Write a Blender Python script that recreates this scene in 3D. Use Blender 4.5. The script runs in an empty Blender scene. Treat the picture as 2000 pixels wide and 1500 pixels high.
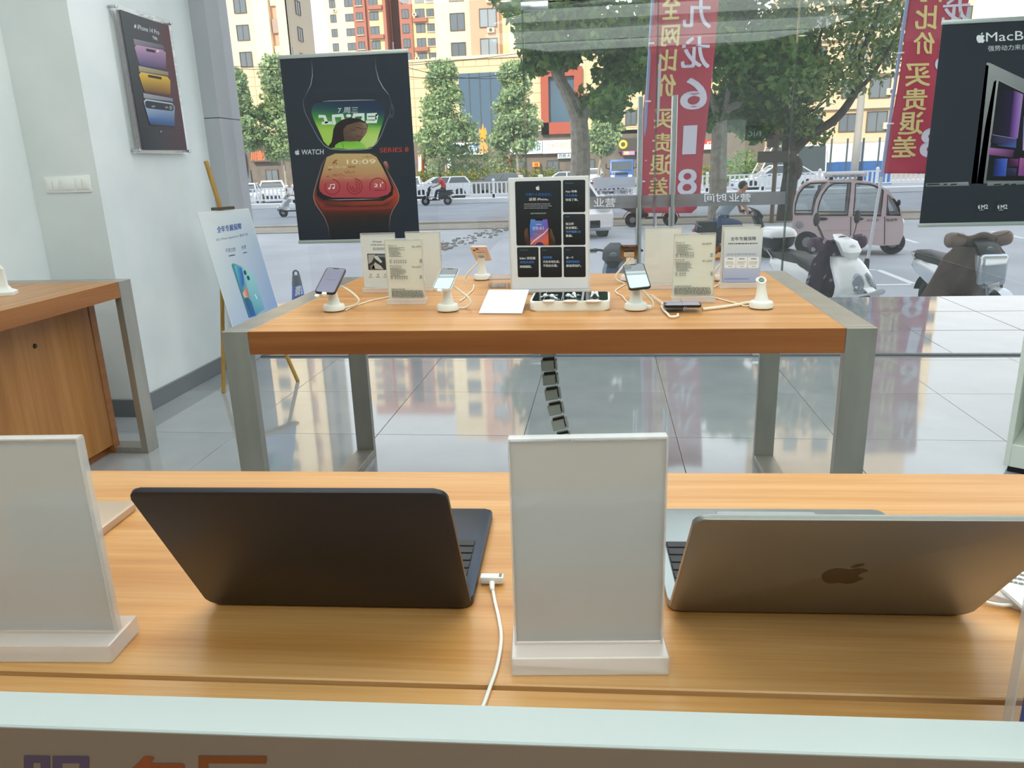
import bpy, bmesh, math, random
import numpy as np
from mathutils import Vector, Matrix
V=Vector
SC=bpy.context.scene
COL=SC.collection
# ---------------- camera, world, sun, exposure ----------------
YAW,PIT,ROLL,FPX=0.12446199,-0.28208163,-0.03249332,1482.979
CAM=V((0,0,1.35))
_f=V((-math.sin(YAW)*math.cos(PIT),math.cos(YAW)*math.cos(PIT),math.sin(PIT)))
_r0=V((math.cos(YAW),math.sin(YAW),0)); _u0=_r0.cross(_f)
CR=_r0*math.cos(ROLL)+_u0*math.sin(ROLL); CU=_u0*math.cos(ROLL)-_r0*math.sin(ROLL)
cam=bpy.data.cameras.new('camera'); cam.sensor_width=36; cam.lens=FPX/2000*36; cam.clip_start=.02; cam.clip_end=600
co=bpy.data.objects.new('camera',cam); COL.objects.link(co)
co.matrix_world=Matrix(((CR.x,CU.x,-_f.x,CAM.x),(CR.y,CU.y,-_f.y,CAM.y),(CR.z,CU.z,-_f.z,CAM.z),(0,0,0,1)))
SC.camera=co
SC.view_settings.view_transform='Standard'; SC.view_settings.look='None'; SC.view_settings.gamma=1; SC.view_settings.use_curve_mapping=False
SC.view_settings.exposure=0.0
W=bpy.data.worlds.new('sky'); SC.world=W; W.use_nodes=True
nt=W.node_tree; nt.nodes.clear()
wo=nt.nodes.new('ShaderNodeOutputWorld'); bg=nt.nodes.new('ShaderNodeBackground'); tc=nt.nodes.new('ShaderNodeTexCoord'); sx=nt.nodes.new('ShaderNodeSeparateXYZ'); cr=nt.nodes.new('ShaderNodeValToRGB')
nt.links.new(tc.outputs['Generated'],sx.inputs[0]); nt.links.new(sx.outputs['Z'],cr.inputs[0]); nt.links.new(cr.outputs[0],bg.inputs[0]); nt.links.new(bg.outputs[0],wo.inputs[0])
cr.color_ramp.elements[0].position=0.0; cr.color_ramp.elements[0].color=(1.0,0.98,0.95,1)
cr.color_ramp.elements[1].position=0.6; cr.color_ramp.elements[1].color=(0.80,0.88,0.97,1)
bg.inputs[1].default_value=2.0
sun=bpy.data.lights.new('sun','SUN'); sun.energy=5.0; sun.angle=math.radians(2.5); sun.color=(1.0,0.85,0.64)
so=bpy.data.objects.new('sun',sun); COL.objects.link(so)
so.rotation_euler=V((0.28,0.80,-0.52)).to_track_quat('-Z','Y').to_euler()
cy=SC.cycles; cy.max_bounces=8; cy.diffuse_bounces=4; cy.glossy_bounces=4; cy.transmission_bounces=8; cy.transparent_max_bounces=24
cy.use_denoising=True; cy.caustics_reflective=False; cy.caustics_refractive=False; cy.sample_clamp_indirect=6
def area(name,loc,sx,sy,power,color=(1,1,1),rot=(0,0,0)):
    l=bpy.data.lights.new(name,'AREA'); l.shape='RECTANGLE'; l.size=sx; l.size_y=sy; l.energy=power; l.color=color
    o=bpy.data.objects.new(name,l); o.location=loc; o.rotation_euler=rot; COL.objects.link(o); return o
# fill lights added under the ceiling to brighten the tables, no fittings built
area('ceiling_fill_light',(0,3.9,3.12),5.0,.5,40,(0.95,0.99,1.0))
area('ceiling_fill_light',(0,3.0,3.12),5.0,.5,26,(0.95,0.99,1.0))
area('ceiling_fill_light',(0,1.65,3.12),4.5,.4,30,(1.0,0.99,0.96))
# ---------------- pixel -> point on a known plane ----------------
def ray(px,py): return _f+CR*((px-1000)/FPX)-CU*((py-750)/FPX)
def at(px,py,x=None,y=None,z=None):
    d=ray(px,py)
    if x is not None: s=(x-CAM.x)/d.x
    elif y is not None: s=(y-CAM.y)/d.y
    else: s=(z-CAM.z)/d.z
    return CAM+d*s
# ---------------- materials ----------------
def lin(c):
    if isinstance(c,str): c=[int(c[i:i+2],16) for i in (1,3,5)]
    return tuple(((v/255)/12.92 if v/255<=.04045 else ((v/255+.055)/1.055)**2.4) for v in c[:3])
MATS={}
def nn(m,t,**k):
    n=m.node_tree.nodes.new(t)
    for a,b in k.items(): setattr(n,a,b)
    return n
def mat(name,c,rough=.5,metal=0,emit=0,alpha=1,coat=0,trans=0,ior=1.45,spec=.5,sub=0):
    if name in MATS: return MATS[name]
    m=bpy.data.materials.new(name); m.use_nodes=True; b=m.node_tree.nodes['Principled BSDF']
    col=lin(c)+(1,)
    b.inputs['Base Color'].default_value=col; b.inputs['Roughness'].default_value=rough; b.inputs['Metallic'].default_value=metal
    b.inputs['Coat Weight'].default_value=coat; b.inputs['Transmission Weight'].default_value=trans; b.inputs['IOR'].default_value=ior
    b.inputs['Specular IOR Level'].default_value=spec
    if emit: b.inputs['Emission Color'].default_value=col; b.inputs['Emission Strength'].default_value=emit
    MATS[name]=m; return m
def noisy(name,c1,c2,scale=5,rough=.5,stretch=(1,1,1),metal=0,detail=4,bump=0,lo=.35,hi=.65,spec=.5,coat=0,rvar=0):
    if name in MATS: return MATS[name]
    m=mat(name,c1,rough,metal,spec=spec,coat=coat); L=m.node_tree.links; b=m.node_tree.nodes['Principled BSDF']
    t=nn(m,'ShaderNodeTexCoord'); mp=nn(m,'ShaderNodeMapping'); mp.inputs['Scale'].default_value=stretch
    n=nn(m,'ShaderNodeTexNoise'); n.inputs['Scale'].default_value=scale; n.inputs['Detail'].default_value=detail
    r=nn(m,'ShaderNodeValToRGB'); r.color_ramp.elements[0].position=lo; r.color_ramp.elements[1].position=hi
    r.color_ramp.elements[0].color=lin(c1)+(1,); r.color_ramp.elements[1].color=lin(c2)+(1,)
    L.new(t.outputs['Object'],mp.inputs[0]); L.new(mp.outputs[0],n.inputs[0]); L.new(n.outputs[0],r.inputs[0]); L.new(r.outputs[0],b.inputs['Base Color'])
    if bump:
        bp=nn(m,'ShaderNodeBump'); bp.inputs['Strength'].default_value=bump; bp.inputs['Distance'].default_value=.01
        L.new(n.outputs[0],bp.inputs['Height']); L.new(bp.outputs[0],b.inputs['Normal'])
    if rvar:
        mm=nn(m,'ShaderNodeMath',operation='MULTIPLY_ADD'); mm.inputs[1].default_value=rvar; mm.inputs[2].default_value=rough
        L.new(n.outputs[0],mm.inputs[0]); L.new(mm.outputs[0],b.inputs['Roughness'])
    return m
def wood(name,c1,c2,c3,axis='x',rough=.33):
    m=mat(name,c1,rough); L=m.node_tree.links; b=m.node_tree.nodes['Principled BSDF']
    t=nn(m,'ShaderNodeTexCoord'); mp=nn(m,'ShaderNodeMapping')
    mp.inputs['Scale'].default_value={'x':(.35,9,9),'z':(9,9,.35),'y':(9,.35,9)}[axis]
    n=nn(m,'ShaderNodeTexNoise'); n.inputs['Scale'].default_value=2.2; n.inputs['Detail'].default_value=7; n.inputs['Distortion'].default_value=.5
    mp2=nn(m,'ShaderNodeMapping'); mp2.inputs['Scale'].default_value={'x':(1.5,60,60),'z':(60,60,1.5),'y':(60,1.5,60)}[axis]
    n2=nn(m,'ShaderNodeTexNoise'); n2.inputs['Scale'].default_value=4; n2.inputs['Detail'].default_value=3
    mx=nn(m,'ShaderNodeMath',operation='MULTIPLY_ADD'); mx.inputs[1].default_value=.35; 
    r=nn(m,'ShaderNodeValToRGB'); e=r.color_ramp.elements; e[0].position=.42; e[1].position=.85
    e[0].color=lin(c1)+(1,); e[1].color=lin(c3)+(1,); k=e.new(.62); k.color=lin(c2)+(1,)
    L.new(t.outputs['Object'],mp.inputs[0]); L.new(mp.outputs[0],n.inputs[0]); L.new(t.outputs['Object'],mp2.inputs[0]); L.new(mp2.outputs[0],n2.inputs[0])
    L.new(n2.outputs[0],mx.inputs[0]); L.new(n.outputs[0],mx.inputs[2]); L.new(mx.outputs[0],r.inputs[0]); L.new(r.outputs[0],b.inputs['Base Color'])
    return m
def pane(name,tint=(.94,.965,.955),base=.045,veil=.0,gc='#ffffff'):
    """clear sheet glass: see-through with a real Schlick mirror on top"""
    if name in MATS: return MATS[name]
    m=bpy.data.materials.new(name); m.use_nodes=True; N=m.node_tree; N.nodes.clear(); L=N.links; MATS[name]=m
    o=nn(m,'ShaderNodeOutputMaterial'); mix=nn(m,'ShaderNodeMixShader'); tr=nn(m,'ShaderNodeBsdfTransparent'); gl=nn(m,'ShaderNodeBsdfGlossy')
    tr.inputs[0].default_value=tint+(1,); gl.inputs['Roughness'].default_value=0.0
    g=nn(m,'ShaderNodeNewGeometry'); d=nn(m,'ShaderNodeVectorMath',operation='DOT_PRODUCT'); ab=nn(m,'ShaderNodeMath',operation='ABSOLUTE')
    s=nn(m,'ShaderNodeMath',operation='SUBTRACT'); s.inputs[0].default_value=1; p=nn(m,'ShaderNodeMath',operation='POWER'); p.inputs[1].default_value=5
    q=nn(m,'ShaderNodeMath',operation='MULTIPLY_ADD'); q.inputs[1].default_value=1-base; q.inputs[2].default_value=base
    L.new(g.outputs['Normal'],d.inputs[0]); L.new(g.outputs['Incoming'],d.inputs[1]); L.new(d.outputs['Value'],ab.inputs[0]); L.new(ab.outputs[0],s.inputs[1]); L.new(s.outputs[0],p.inputs[0]); L.new(p.outputs[0],q.inputs[0])
    L.new(q.outputs[0],mix.inputs[0]); L.new(tr.outputs[0],mix.inputs[1]); L.new(gl.outputs[0],mix.inputs[2])
    last=mix
    if veil:
        df=nn(m,'ShaderNodeBsdfDiffuse'); df.inputs[0].default_value=lin(gc)+(1,); m2=nn(m,'ShaderNodeMixShader'); m2.inputs[0].default_value=veil
        L.new(mix.outputs[0],m2.inputs[1]); L.new(df.outputs[0],m2.inputs[2]); last=m2
    L.new(last.outputs[0],o.inputs[0]); return m
def printmat(name,rough=.35,coat=0):
    m=mat(name,'#ffffff',rough,coat=coat); a=nn(m,'ShaderNodeVertexColor'); a.layer_name='Col'
    m.node_tree.links.new(a.outputs[0],m.node_tree.nodes['Principled BSDF'].inputs['Base Color']); return m
# ---------------- mesh builder ----------------
def Rz(a): return Matrix.Rotation(a,4,'Z')
def TR(x,y=None,z=None): return Matrix.Translation((x,y,z) if y is not None else x)
class MB:
    def __init__(s): s.bm=bmesh.new(); s.M=Matrix.Identity(4)
    def _v(s,p): return s.bm.verts.new(s.M@V(p))
    def _f(s,vs):
        try: return s.bm.faces.new(vs)
        except ValueError: return None
    def box(s,x0,x1,y0,y1,z0,z1,bev=0,seg=2):
        v=[s._v((x,y,z)) for z in (z0,z1) for y in (y0,y1) for x in (x0,x1)]
        fs=[s._f([v[i] for i in q]) for q in ((0,2,3,1),(4,5,7,6),(0,1,5,4),(2,6,7,3),(0,4,6,2),(1,3,7,5))]
        if bev:
            es=list({e for f in fs for e in f.edges})
            bmesh.ops.bevel(s.bm,geom=es,offset=bev,segments=seg,profile=.5,affect='EDGES')
        return s
    def prism(s,pts,d0,d1,ax='z',bev=0,seg=2):
        m={'z':lambda a,b,d:(a,b,d),'y':lambda a,b,d:(a,d,b),'x':lambda a,b,d:(d,a,b)}[ax]
        A=[s._v(m(a,b,d0)) for a,b in pts]; B=[s._v(m(a,b,d1)) for a,b in pts]; n=len(pts)
        c0=s._f(A[::-1]); c1=s._f(B); 
        for i in range(n): s._f([A[i],A[(i+1)%n],B[(i+1)%n],B[i]])
        if bev:
            es=list({e for f in (c0,c1) for e in f.edges})
            bmesh.ops.bevel(s.bm,geom=es,offset=bev,segments=seg,profile=.5,affect='EDGES')
        return s
    def lathe(s,prof,n=24,c=(0,0,0)):
        R=[]
        for r,z in prof:
            if r<1e-6: R.append([s._v((c[0],c[1],c[2]+z))])
            else: R.append([s._v((c[0]+r*math.cos(2*math.pi*i/n),c[1]+r*math.sin(2*math.pi*i/n),c[2]+z)) for i in range(n)])
        for a,b in zip(R,R[1:]):
            for i in range(n):
                j=(i+1)%n
                if len(a)==1 and len(b)==1: continue
                if len(a)==1: s._f([a[0],b[j],b[i]])
                elif len(b)==1: s._f([a[i],a[j],b[0]])
                else: s._f([a[i],a[j],b[j],b[i]])
        if len(R[0])>1: s._f(R[0][::-1])
        if len(R[-1])>1: s._f(R[-1])
        return s
    def tube(s,pts,r,n=8,closed=False,caps=True,flat=1):
        P=[V(p) for p in pts]; k=len(P); rr=r if isinstance(r,(list,tuple)) else [r]*k
        up=None; rings=[]
        for i in range(k):
            a=P[i-1] if (i>0 or closed) else P[i]; b=P[(i+1)%k] if (i<k-1 or closed) else P[i]
            t=(b-a).normalized()
            if up is None: up=V((0,0,1)) if abs(t.z)<.9 else V((0,1,0))
            sd=t.cross(up).normalized(); up=sd.cross(t).normalized()
            rings.append([s._v(P[i]+(sd*math.cos(2*math.pi*j/n)+up*math.sin(2*math.pi*j/n)*flat)*rr[i]) for j in range(n)])
        for i in range(k if closed else k-1):
            a=rings[i]; b=rings[(i+1)%k]
            for j in range(n): s._f([a[j],a[(j+1)%n],b[(j+1)%n],b[j]])
        if caps and not closed: s._f(rings[0][::-1]); s._f(rings[-1])
        return s
    def ell(s,c,r,n=16,m=10):
        if not isinstance(r,(tuple,list)): r=(r,)*3
        rows=[]
        for i in range(m+1):
            th=math.pi*i/m
            rows.append([s._v((c[0],c[1],c[2]+r[2]*math.cos(th)))] if i in (0,m) else [s._v((c[0]+r[0]*math.sin(th)*math.cos(2*math.pi*j/n),c[1]+r[1]*math.sin(th)*math.sin(2*math.pi*j/n),c[2]+r[2]*math.cos(th))) for j in range(n)])
        for a,b in zip(rows,rows[1:]):
            for j in range(n):
                k=(j+1)%n
                if len(a)==1: s._f([a[0],b[j],b[k]])
                elif len(b)==1: s._f([a[k],a[j],b[0]])
                else: s._f([a[j],b[j],b[k],a[k]])
        return s
    def grid(s,F,nu,nv,thick=0):
        G=[[s._v(F(i/nu,j/nv)) for j in range(nv+1)] for i in range(nu+1)]
        for i in range(nu):
            for j in range(nv): s._f([G[i][j],G[i+1][j],G[i+1][j+1],G[i][j+1]])
        return s
    def loft(s,secs,caps=True,closed=True):
        R=[[s._v(p) for p in q] for q in secs]; n=len(R[0])
        for a,b in zip(R,R[1:]):
            for i in range(n if closed else n-1): s._f([a[i],a[(i+1)%n],b[(i+1)%n],b[i]])
        if caps: s._f(R[0][::-1]); s._f(R[-1])
        return s
    def poly(s,pts): s._f([s._v(p) for p in pts]); return s
    def build(s,name,m,parent=None,angle=35,world=False,solid=0,sub=0,flat=False):
        bmesh.ops.recalc_face_normals(s.bm,faces=s.bm.faces)
        if world and parent is not None: s.bm.transform(parent.matrix_basis.inverted())
        me=bpy.data.meshes.new(name); s.bm.to_mesh(me); s.bm.free(); me.materials.append(m)
        if not flat:
            me.polygons.foreach_set('use_smooth',[True]*len(me.polygons)); me.set_sharp_from_angle(angle=math.radians(angle))
        o=bpy.data.objects.new(name,me); COL.objects.link(o)
        if parent is not None: o.parent=parent
        if solid: md=o.modifiers.new('thickness','SOLIDIFY'); md.thickness=solid; md.offset=0
        if sub: md=o.modifiers.new('smooth','SUBSURF'); md.levels=sub; md.render_levels=sub
        return o
def tag(o,label=None,cat=None,group=None,kind=None):
    if label: o['label']=label
    if cat: o['category']=cat
    if group: o['group']=group
    if kind: o['kind']=kind
    return o
def thing(name,label,cat,loc=(0,0,0),rz=0,group=None):
    o=bpy.data.objects.new(name,None); o.empty_display_size=.05; COL.objects.link(o); o.location=loc; o.rotation_euler=(0,0,rz)
    return tag(o,label,cat,group)
def kids(o): return [c for c in bpy.data.objects if c.parent==o]
def copy_tree(o,parent=None):
    c=o.copy(); COL.objects.link(c)
    if parent is not None: c.parent=parent
    for k in kids(o): copy_tree(k,c)
    return c
def dup(o,loc,rz,label,group=None):
    c=copy_tree(o); c.location=loc; c.rotation_euler=(0,0,rz); c['label']=label
    if group: c['group']=group
    return c
def struct(name,mb,m,parent=None,**k):
    o=mb.build(name,m,parent,**k)
    if parent is None: o['kind']='structure'
    return o
def place(name,me,parent,loc,rot=None,scale=None):
    o=bpy.data.objects.new(name,me); COL.objects.link(o); o.parent=parent; o.location=loc
    if rot: o.rotation_euler=rot
    if scale: o.scale=scale
    return o
def cat_rom(pts,n=6,closed=True):
    P=[V(p) for p in pts]; k=len(P); out=[]
    rng=range(k) if closed else range(k-1)
    for i in rng:
        if closed: a,b,c,d=P[i-1],P[i],P[(i+1)%k],P[(i+2)%k]
        else: a,b,c,d=P[max(i-1,0)],P[i],P[i+1],P[min(i+2,k-1)]
        for j in range(n):
            t=j/n; out.append(.5*((2*b)+(c-a)*t+(2*a-5*b+4*c-d)*t*t+(3*b-a-3*c+d)*t**3))
    if not closed: out.append(P[-1])
    return out
# ---------------- flat print on a surface ----------------
class Plane:
    def __init__(s,O,U,Vv):
        s.O=V(O); s.U=V(U).normalized(); s.V=V(Vv); s.V=(s.V-s.U*s.V.dot(s.U)).normalized(); s.N=s.U.cross(s.V)
        if s.N.dot(CAM-s.O)<0: s.N=-s.N
    def px(s,p):
        d=ray(*p); t=(s.O-CAM).dot(s.N)/d.dot(s.N); q=CAM+d*t-s.O; return V((q.dot(s.U),q.dot(s.V)))
    def w(s,uv,h=0): return s.O+s.U*uv[0]+s.V*uv[1]+s.N*h
APPLE=cat_rom([(0,.70),(-.10,.74),(-.22,.76),(-.34,.70),(-.42,.56),(-.43,.40),(-.38,.22),(-.28,.06),(-.18,-.01),(-.09,.0),(0,.03),(.09,.0),(.18,-.01),(.27,.05),(.36,.20),(.39,.27),(.29,.33),(.245,.44),(.27,.55),(.36,.635),(.27,.73),(.16,.76),(.07,.73)],3)
LEAF=cat_rom([(0,.79),(.01,.88),(.08,.965),(.19,1.0),(.185,.91),(.11,.815)],3)
class Print:
    def __init__(s,plane,step=.0003): s.P=plane; s.v=[]; s.f=[]; s.c=[]; s.lay=1; s.step=step
    def up(s): s.lay+=1; return s
    def uv(s,pts,col,lay=None):
        """polygon in plane units; col one colour or one per corner"""
        b=len(s.v); n=len(pts); h=(lay or s.lay)*s.step
        s.v+= [s.P.w(p,h) for p in pts]; s.f.append(list(range(b,b+n)))
        if isinstance(col,(str,tuple)): col=[col]*n
        s.c+=[lin(c) for c in col]
        return s
    def px(s,pts,col,lay=None): return s.uv([s.P.px(p) for p in pts],col,lay)
    def quad4(s,q,fn):  # bilinear px corners TL,TR,BR,BL -> mapping (a,b) in 0..1 (b down)
        TL,TRr,BR,BL=[V(p) for p in q]
        return lambda a,b:tuple((TL*(1-a)+TRr*a)*(1-b)+(BL*(1-a)+BR*a)*b)
    def rrect(s,q,col,r=.1,asp=1.0,n=4,lay=None):
        """rounded rect in a pixel quad; r as fraction of width, asp = w/h; col: one, or (top,bottom)"""
        m=s.quad4(q,None); rx,ry=r,r*asp; pts=[]
        for cx,cy,a0 in ((1-rx,ry,-90),(1-rx,1-ry,0),(rx,1-ry,90),(rx,ry,180)):
            for i in range(n+1):
                t=math.radians(a0+90*i/n); pts.append((cx+rx*math.cos(t),cy+ry*math.sin(t)))
        if isinstance(col,list):
            A,B=lin(col[0]),lin(col[1])
            b=len(s.v); h=(lay or s.lay)*s.step
            s.v+=[s.P.w(s.P.px(m(*p)),h) for p in pts]; s.f.append(list(range(b,b+len(pts)))); s.c+=[tuple(A[k]*(1-p[1])+B[k]*p[1] for k in range(3)) for p in pts]
            return s
        return s.px([m(*p) for p in pts],col,lay)
    def ellipse(s,c,rx,ry,col,n=20,lay=None,rot=0):
        return s.px([(c[0]+rx*math.cos(t)*math.cos(rot)-ry*math.sin(t)*math.sin(rot),c[1]+rx*math.cos(t)*math.sin(rot)+ry*math.sin(t)*math.cos(rot)) for t in [2*math.pi*i/n for i in range(n)]],col,lay)
    def line(s,pts,w,col,closed=False,lay=None):
        P=[V(p) for p in pts]; k=len(P); w=w if isinstance(w,list) else [w]*k; L=[];R=[]
        cl=col if isinstance(col,list) else [col]*k
        for i in range(k):
            a=P[i-1] if (i>0 or closed) else P[i]; b=P[(i+1)%k] if (i<k-1 or closed) else P[i]
            t=(b-a).normalized(); nrm=V((-t.y,t.x))*w[i]/2; L.append(P[i]+nrm); R.append(P[i]-nrm)
        for i in range(k if closed else k-1):
            j=(i+1)%k; s.px([tuple(L[i]),tuple(L[j]),tuple(R[j]),tuple(R[i])],[cl[i],cl[j],cl[j],cl[i]],lay)
        return s
    def ring(s,c,r,w,col,a0=0,a1=360,n=24): return s.line([(c[0]+r*math.cos(math.radians(a0+(a1-a0)*i/n)),c[1]+r*math.sin(math.radians(a0+(a1-a0)*i/n))) for i in range(n+1)],w,col)
    def text(s,body,BL,BR,TL,col,bold=0,lay=None,res=3,shear=0):
        BLu,BRu,TLu=s.P.px(BL),s.P.px(BR),s.P.px(TL)
        return s.textuv(body,BLu,BRu-BLu,TLu-BLu,col,bold,lay,res,shear)
    def textuv(s,body,O,X,Y,col,bold=0,lay=None,res=3,shear=0):
        vs,fs=glyphs(body,0,res,shear); h=(lay or s.lay)*s.step
        O,X,Y=V(O),V(X),V(Y); d=bold*Y.length*.7 if bold>=.02 else 0; xn=X.normalized()*d; yn=Y.normalized()*d
        for k,(a,c) in enumerate(((0,0),(1,.6),(-1,.6),(1,-.6),(-1,-.6)) if d else ((0,0),)):
            b=len(s.v); o=O+xn*a+yn*c; hh=h+k*s.step*.04
            s.v+=[s.P.w(o+X*x+Y*y,hh) for x,y in vs]; s.f+=[[i+b for i in f] for f in fs]; s.c+=[lin(col)]*len(vs)
        return s
    def logo(s,c,hgt,col,lay=None,sx=1):
        for sh in (APPLE,LEAF): s.px([(c[0]+p.x*hgt*sx,c[1]-(p.y-.5)*hgt) for p in sh],col,lay)
        return s
    def lines(s,q,rows,col,fill=.5,seed=1,lmin=.6,dash=True):
        """rows of tiny unreadable print inside a pixel quad"""
        rd=random.Random(seed); m=s.quad4(q,None)
        for i in range(rows):
            b0=i/rows; b1=b0+fill/rows; e=rd.uniform(lmin,1); a=0
            while a<e:
                w=rd.uniform(.03,.11) if dash else e
                s.px([m(a,b0),m(min(a+w,e),b0),m(min(a+w,e),b1),m(a,b1)],col); a+=w+.018
        return s
    def build(s,parent,name='printed_artwork',m=None):
        inv=parent.matrix_basis.inverted(); me=bpy.data.meshes.new(name)
        me.from_pydata([tuple(inv@p) for p in s.v],[],s.f)
        ca=me.color_attributes.new('Col','FLOAT_COLOR','POINT'); a=np.ones((len(s.v),4),dtype=np.float32); a[:,:3]=np.array(s.c); ca.data.foreach_set('color',a.ravel())
        me.materials.append(m or M_print); o=bpy.data.objects.new(name,me); COL.objects.link(o); o.parent=parent; return o
_gc={}
def glyphs(body,bold,res,shear):
    k=(body,bold,res,shear)
    if k in _gc: return _gc[k]
    c=bpy.data.curves.new('lettering','FONT'); c.body=body; c.resolution_u=res; c.offset=bold; c.shear=shear; c.align_x='LEFT'
    o=bpy.data.objects.new('lettering',c); me=o.to_mesh()
    vs=[(v.co.x,v.co.y) for v in me.vertices]; fs=[list(p.vertices) for p in me.polygons]
    o.to_mesh_clear(); bpy.data.objects.remove(o); bpy.data.curves.remove(c)
    x0=min(v[0] for v in vs); x1=max(v[0] for v in vs); y0=min(v[1] for v in vs); y1=max(v[1] for v in vs)
    _gc[k]=([((x-x0)/(x1-x0),(y-y0)/(y1-y0)) for x,y in vs],fs); return _gc[k]
M_print=printmat('printed_paper',.4)
M_gloss=printmat('printed_glossy',.12)
# ---------------- shop shell ----------------
T=.872; GL=5.35; G=-.8
M_wall=noisy('wall_paint','#dfe6e6','#e6ecec',3,.75,spec=.25)
M_ceil=mat('ceiling_paint','#e9ecea',.8)
M_tile=noisy('grey_floor_tile','#969c9e','#a0a6a9',2,.035,rvar=.03,spec=1.0)
M_tile.node_tree.nodes['Principled BSDF'].inputs['IOR'].default_value=1.62
M_grout=mat('tile_grout','#4a4d50',.6)
M_skirt=mat('grey_skirting','#6f7478',.3)
M_clad=noisy('grey_aluminium_cladding','#a9adb2','#b1b5ba',.8,.45)
M_steel=noisy('brushed_steel','#9a9890','#a6a49c',3,.34,stretch=(4,4,1),metal=.55)
M_chrome=mat('polished_steel','#b9bfbf',.18,1)
M_oak=wood('light_cherry_laminate','#b2763e','#c38a4d','#d3a069','x')
M_oakd=wood('shaded_cherry','#8a4f22','#95572a','#a06230','x',.4)  # darker copy of the tabletop laminate, shade put into its colour
M_oakz=wood('cherry_cabinet_panel','#9a6230','#a87038','#b88046','z',.4)
M_dark=mat('dark_gap','#2a1a10',.8)
M_white=mat('white_plastic','#f1f3ef',.3)
M_black=mat('black_plastic','#15171a',.4)
M_lamp=mat('luminous_panel','#f2fff8',.5,emit=3.2)
M_glass=pane('shop_glass',(.985,.992,.988),.04,.025,'#dfe6ea')  # diffuse veil on the glass stands in for outdoor haze
M_acr=pane('clear_acrylic',(.988,.99,.988),.035,.03,'#f4f6f2')
M_acre=pane('acrylic_edge',(.93,.92,.91),.07,.3,'#ffffff')
fl=struct('floor',MB().box(-3.3,4.3,-4,GL,-.12,-.006),M_grout)
tb=MB().box(0,.772,0,.772,-.012,0,.001,1).build('tile',M_tile,fl)
tm=tb.data; first=True; edge=None
for i in range(-3,7):
    for j in range(-10,3):
        x=-1.18+.775*(i)-.0; y=3.67+.775*(j-0)
        if y>GL-.1 or x<-3.6: continue
        if y+.772>GL:
            if edge is None: edge=MB().box(0,.772,0,GL-.004-y,-.012,0,.001,1).build('tile',M_tile,fl).data; _e=[o for o in fl.children if o.data==edge][0]; _e.location=(x,y,0)
            else: place('tile',edge,fl,(x,y,0))
            continue
        if first: tb.location=(x,y,0); first=False; continue
        place('tile',tm,fl,(x,y,0))
# walls
struct('wall_left',MB().box(-3.35,-3.08,-4,3.93,0,3.2),M_wall)
pier=struct('pillar',MB().box(-3.35,-2.69,3.93,GL+.05,0,3.2),M_wall)
struct('wall_right',MB().box(4.3,4.5,-4,GL,0,3.2),M_wall)
struct('wall_back',MB().box(-3.35,4.5,-4.2,-4,0,3.2),M_wall)
struct('ceiling',MB().box(-3.35,4.5,-4.2,GL+.1,3.2,3.35),M_ceil)
struct('roof',MB().box(-45,45,-14,GL+.1,3.4,30),mat('upper_storeys','#b9b2a6',.8))
struct('baseboard_left',MB().box(-2.69,-2.675,3.915,GL-.14,0,.105,.002,1),M_skirt)
struct('baseboard_front',MB().box(-3.08,-2.676,3.915,3.93,0,.105,.002,1),M_skirt)
# cladded window post, two sheets with a joint
c=MB().box(-2.752,-2.584,5.17,5.48,0,3.2); po=struct('trim_1',c,M_black)
MB().box(-2.757,-2.579,5.165,5.485,0,1.708,.003,1).build('cladding_panel',M_clad,po)
MB().box(-2.757,-2.579,5.165,5.485,1.712,3.2,.003,1).build('cladding_panel',M_clad,po)
# glazing: fixed panes, double doors, transom
def glass(name,x0,x1,z0,z1,cls='window'):
    o=struct(name,MB().box(x0,x1,GL-.006,GL+.006,z0,z1),M_glass); return o
glass('window_1',-2.58,-.527,.012,3.18)
glass('window_2',1.208,4.3,.012,3.18)
glass('window_3',-.521,1.202,2.345,3.18)
M_band=pane('grey_band_film',(.55,.54,.56),.03,.55,'#a7a4a9')
for k,(x0,x1,hx) in enumerate(((-.521,.338,.238),(.344,1.202,.458))):
    d=glass('door_%d'%(k+1),x0,x1,.012,2.335)
    for yy in (-.045,.045):
        MB().tube([(hx,GL+yy,.42),(hx,GL+yy,1.742)],.0165,14).build('door_handle',M_chrome,d)
    MB().tube([(hx,GL-.045,.6),(hx,GL+.045,.6)],.008,8).tube([(hx,GL-.045,1.56),(hx,GL+.045,1.56)],.008,8).build('handle_bolt',M_chrome,d)
    MB().box(x0+.003,x1-.003,GL+.0065,GL+.0085,1.035,1.118).build('privacy_band',M_band,d)
    s=x0 if k==0 else x1-.165
    MB().box(s-.01 if k==0 else s,s+.165,GL-.022,GL+.022,2.292,2.345,.004).build('patch_fitting',M_chrome,d)
    MB().box(s,s+.165,GL-.022,GL+.022,.005,.055,.004).build('patch_fitting',M_chrome,d)
    P=Print(Plane((0,GL-.0066,1.0),(1,0,0),(0,0,1)))
    if k==1:  # lettering faces the street, so it reads mirrored from inside
        P.text('时间',(1418,394),(1376,394),(1418,378),'#e6e6ec',.02); P.text('营业',(1466,394),(1424,394),(1466,378),'#e6e6ec',.02)
    else: P.text('营业',(1202,404),(1160,404),(1202,387),'#e6e6ec',.02)
    P.build(d,'lettering')
M_gedge=pane('glass_edge',(.62,.68,.66),.08,.3,'#7f8a86')
for o_,x in (('window_1',-.5275),('door_1',-.5205),('window_2',1.2085),('door_2',1.2015),('door_1',.3375),('door_2',.3445)): MB().box(x-.0022,x+.0022,GL-.0068,GL+.0068,.02,2.335 if o_[0]=='d' else 3.18).build('glass_edge',M_gedge,bpy.data.objects[o_])
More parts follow.
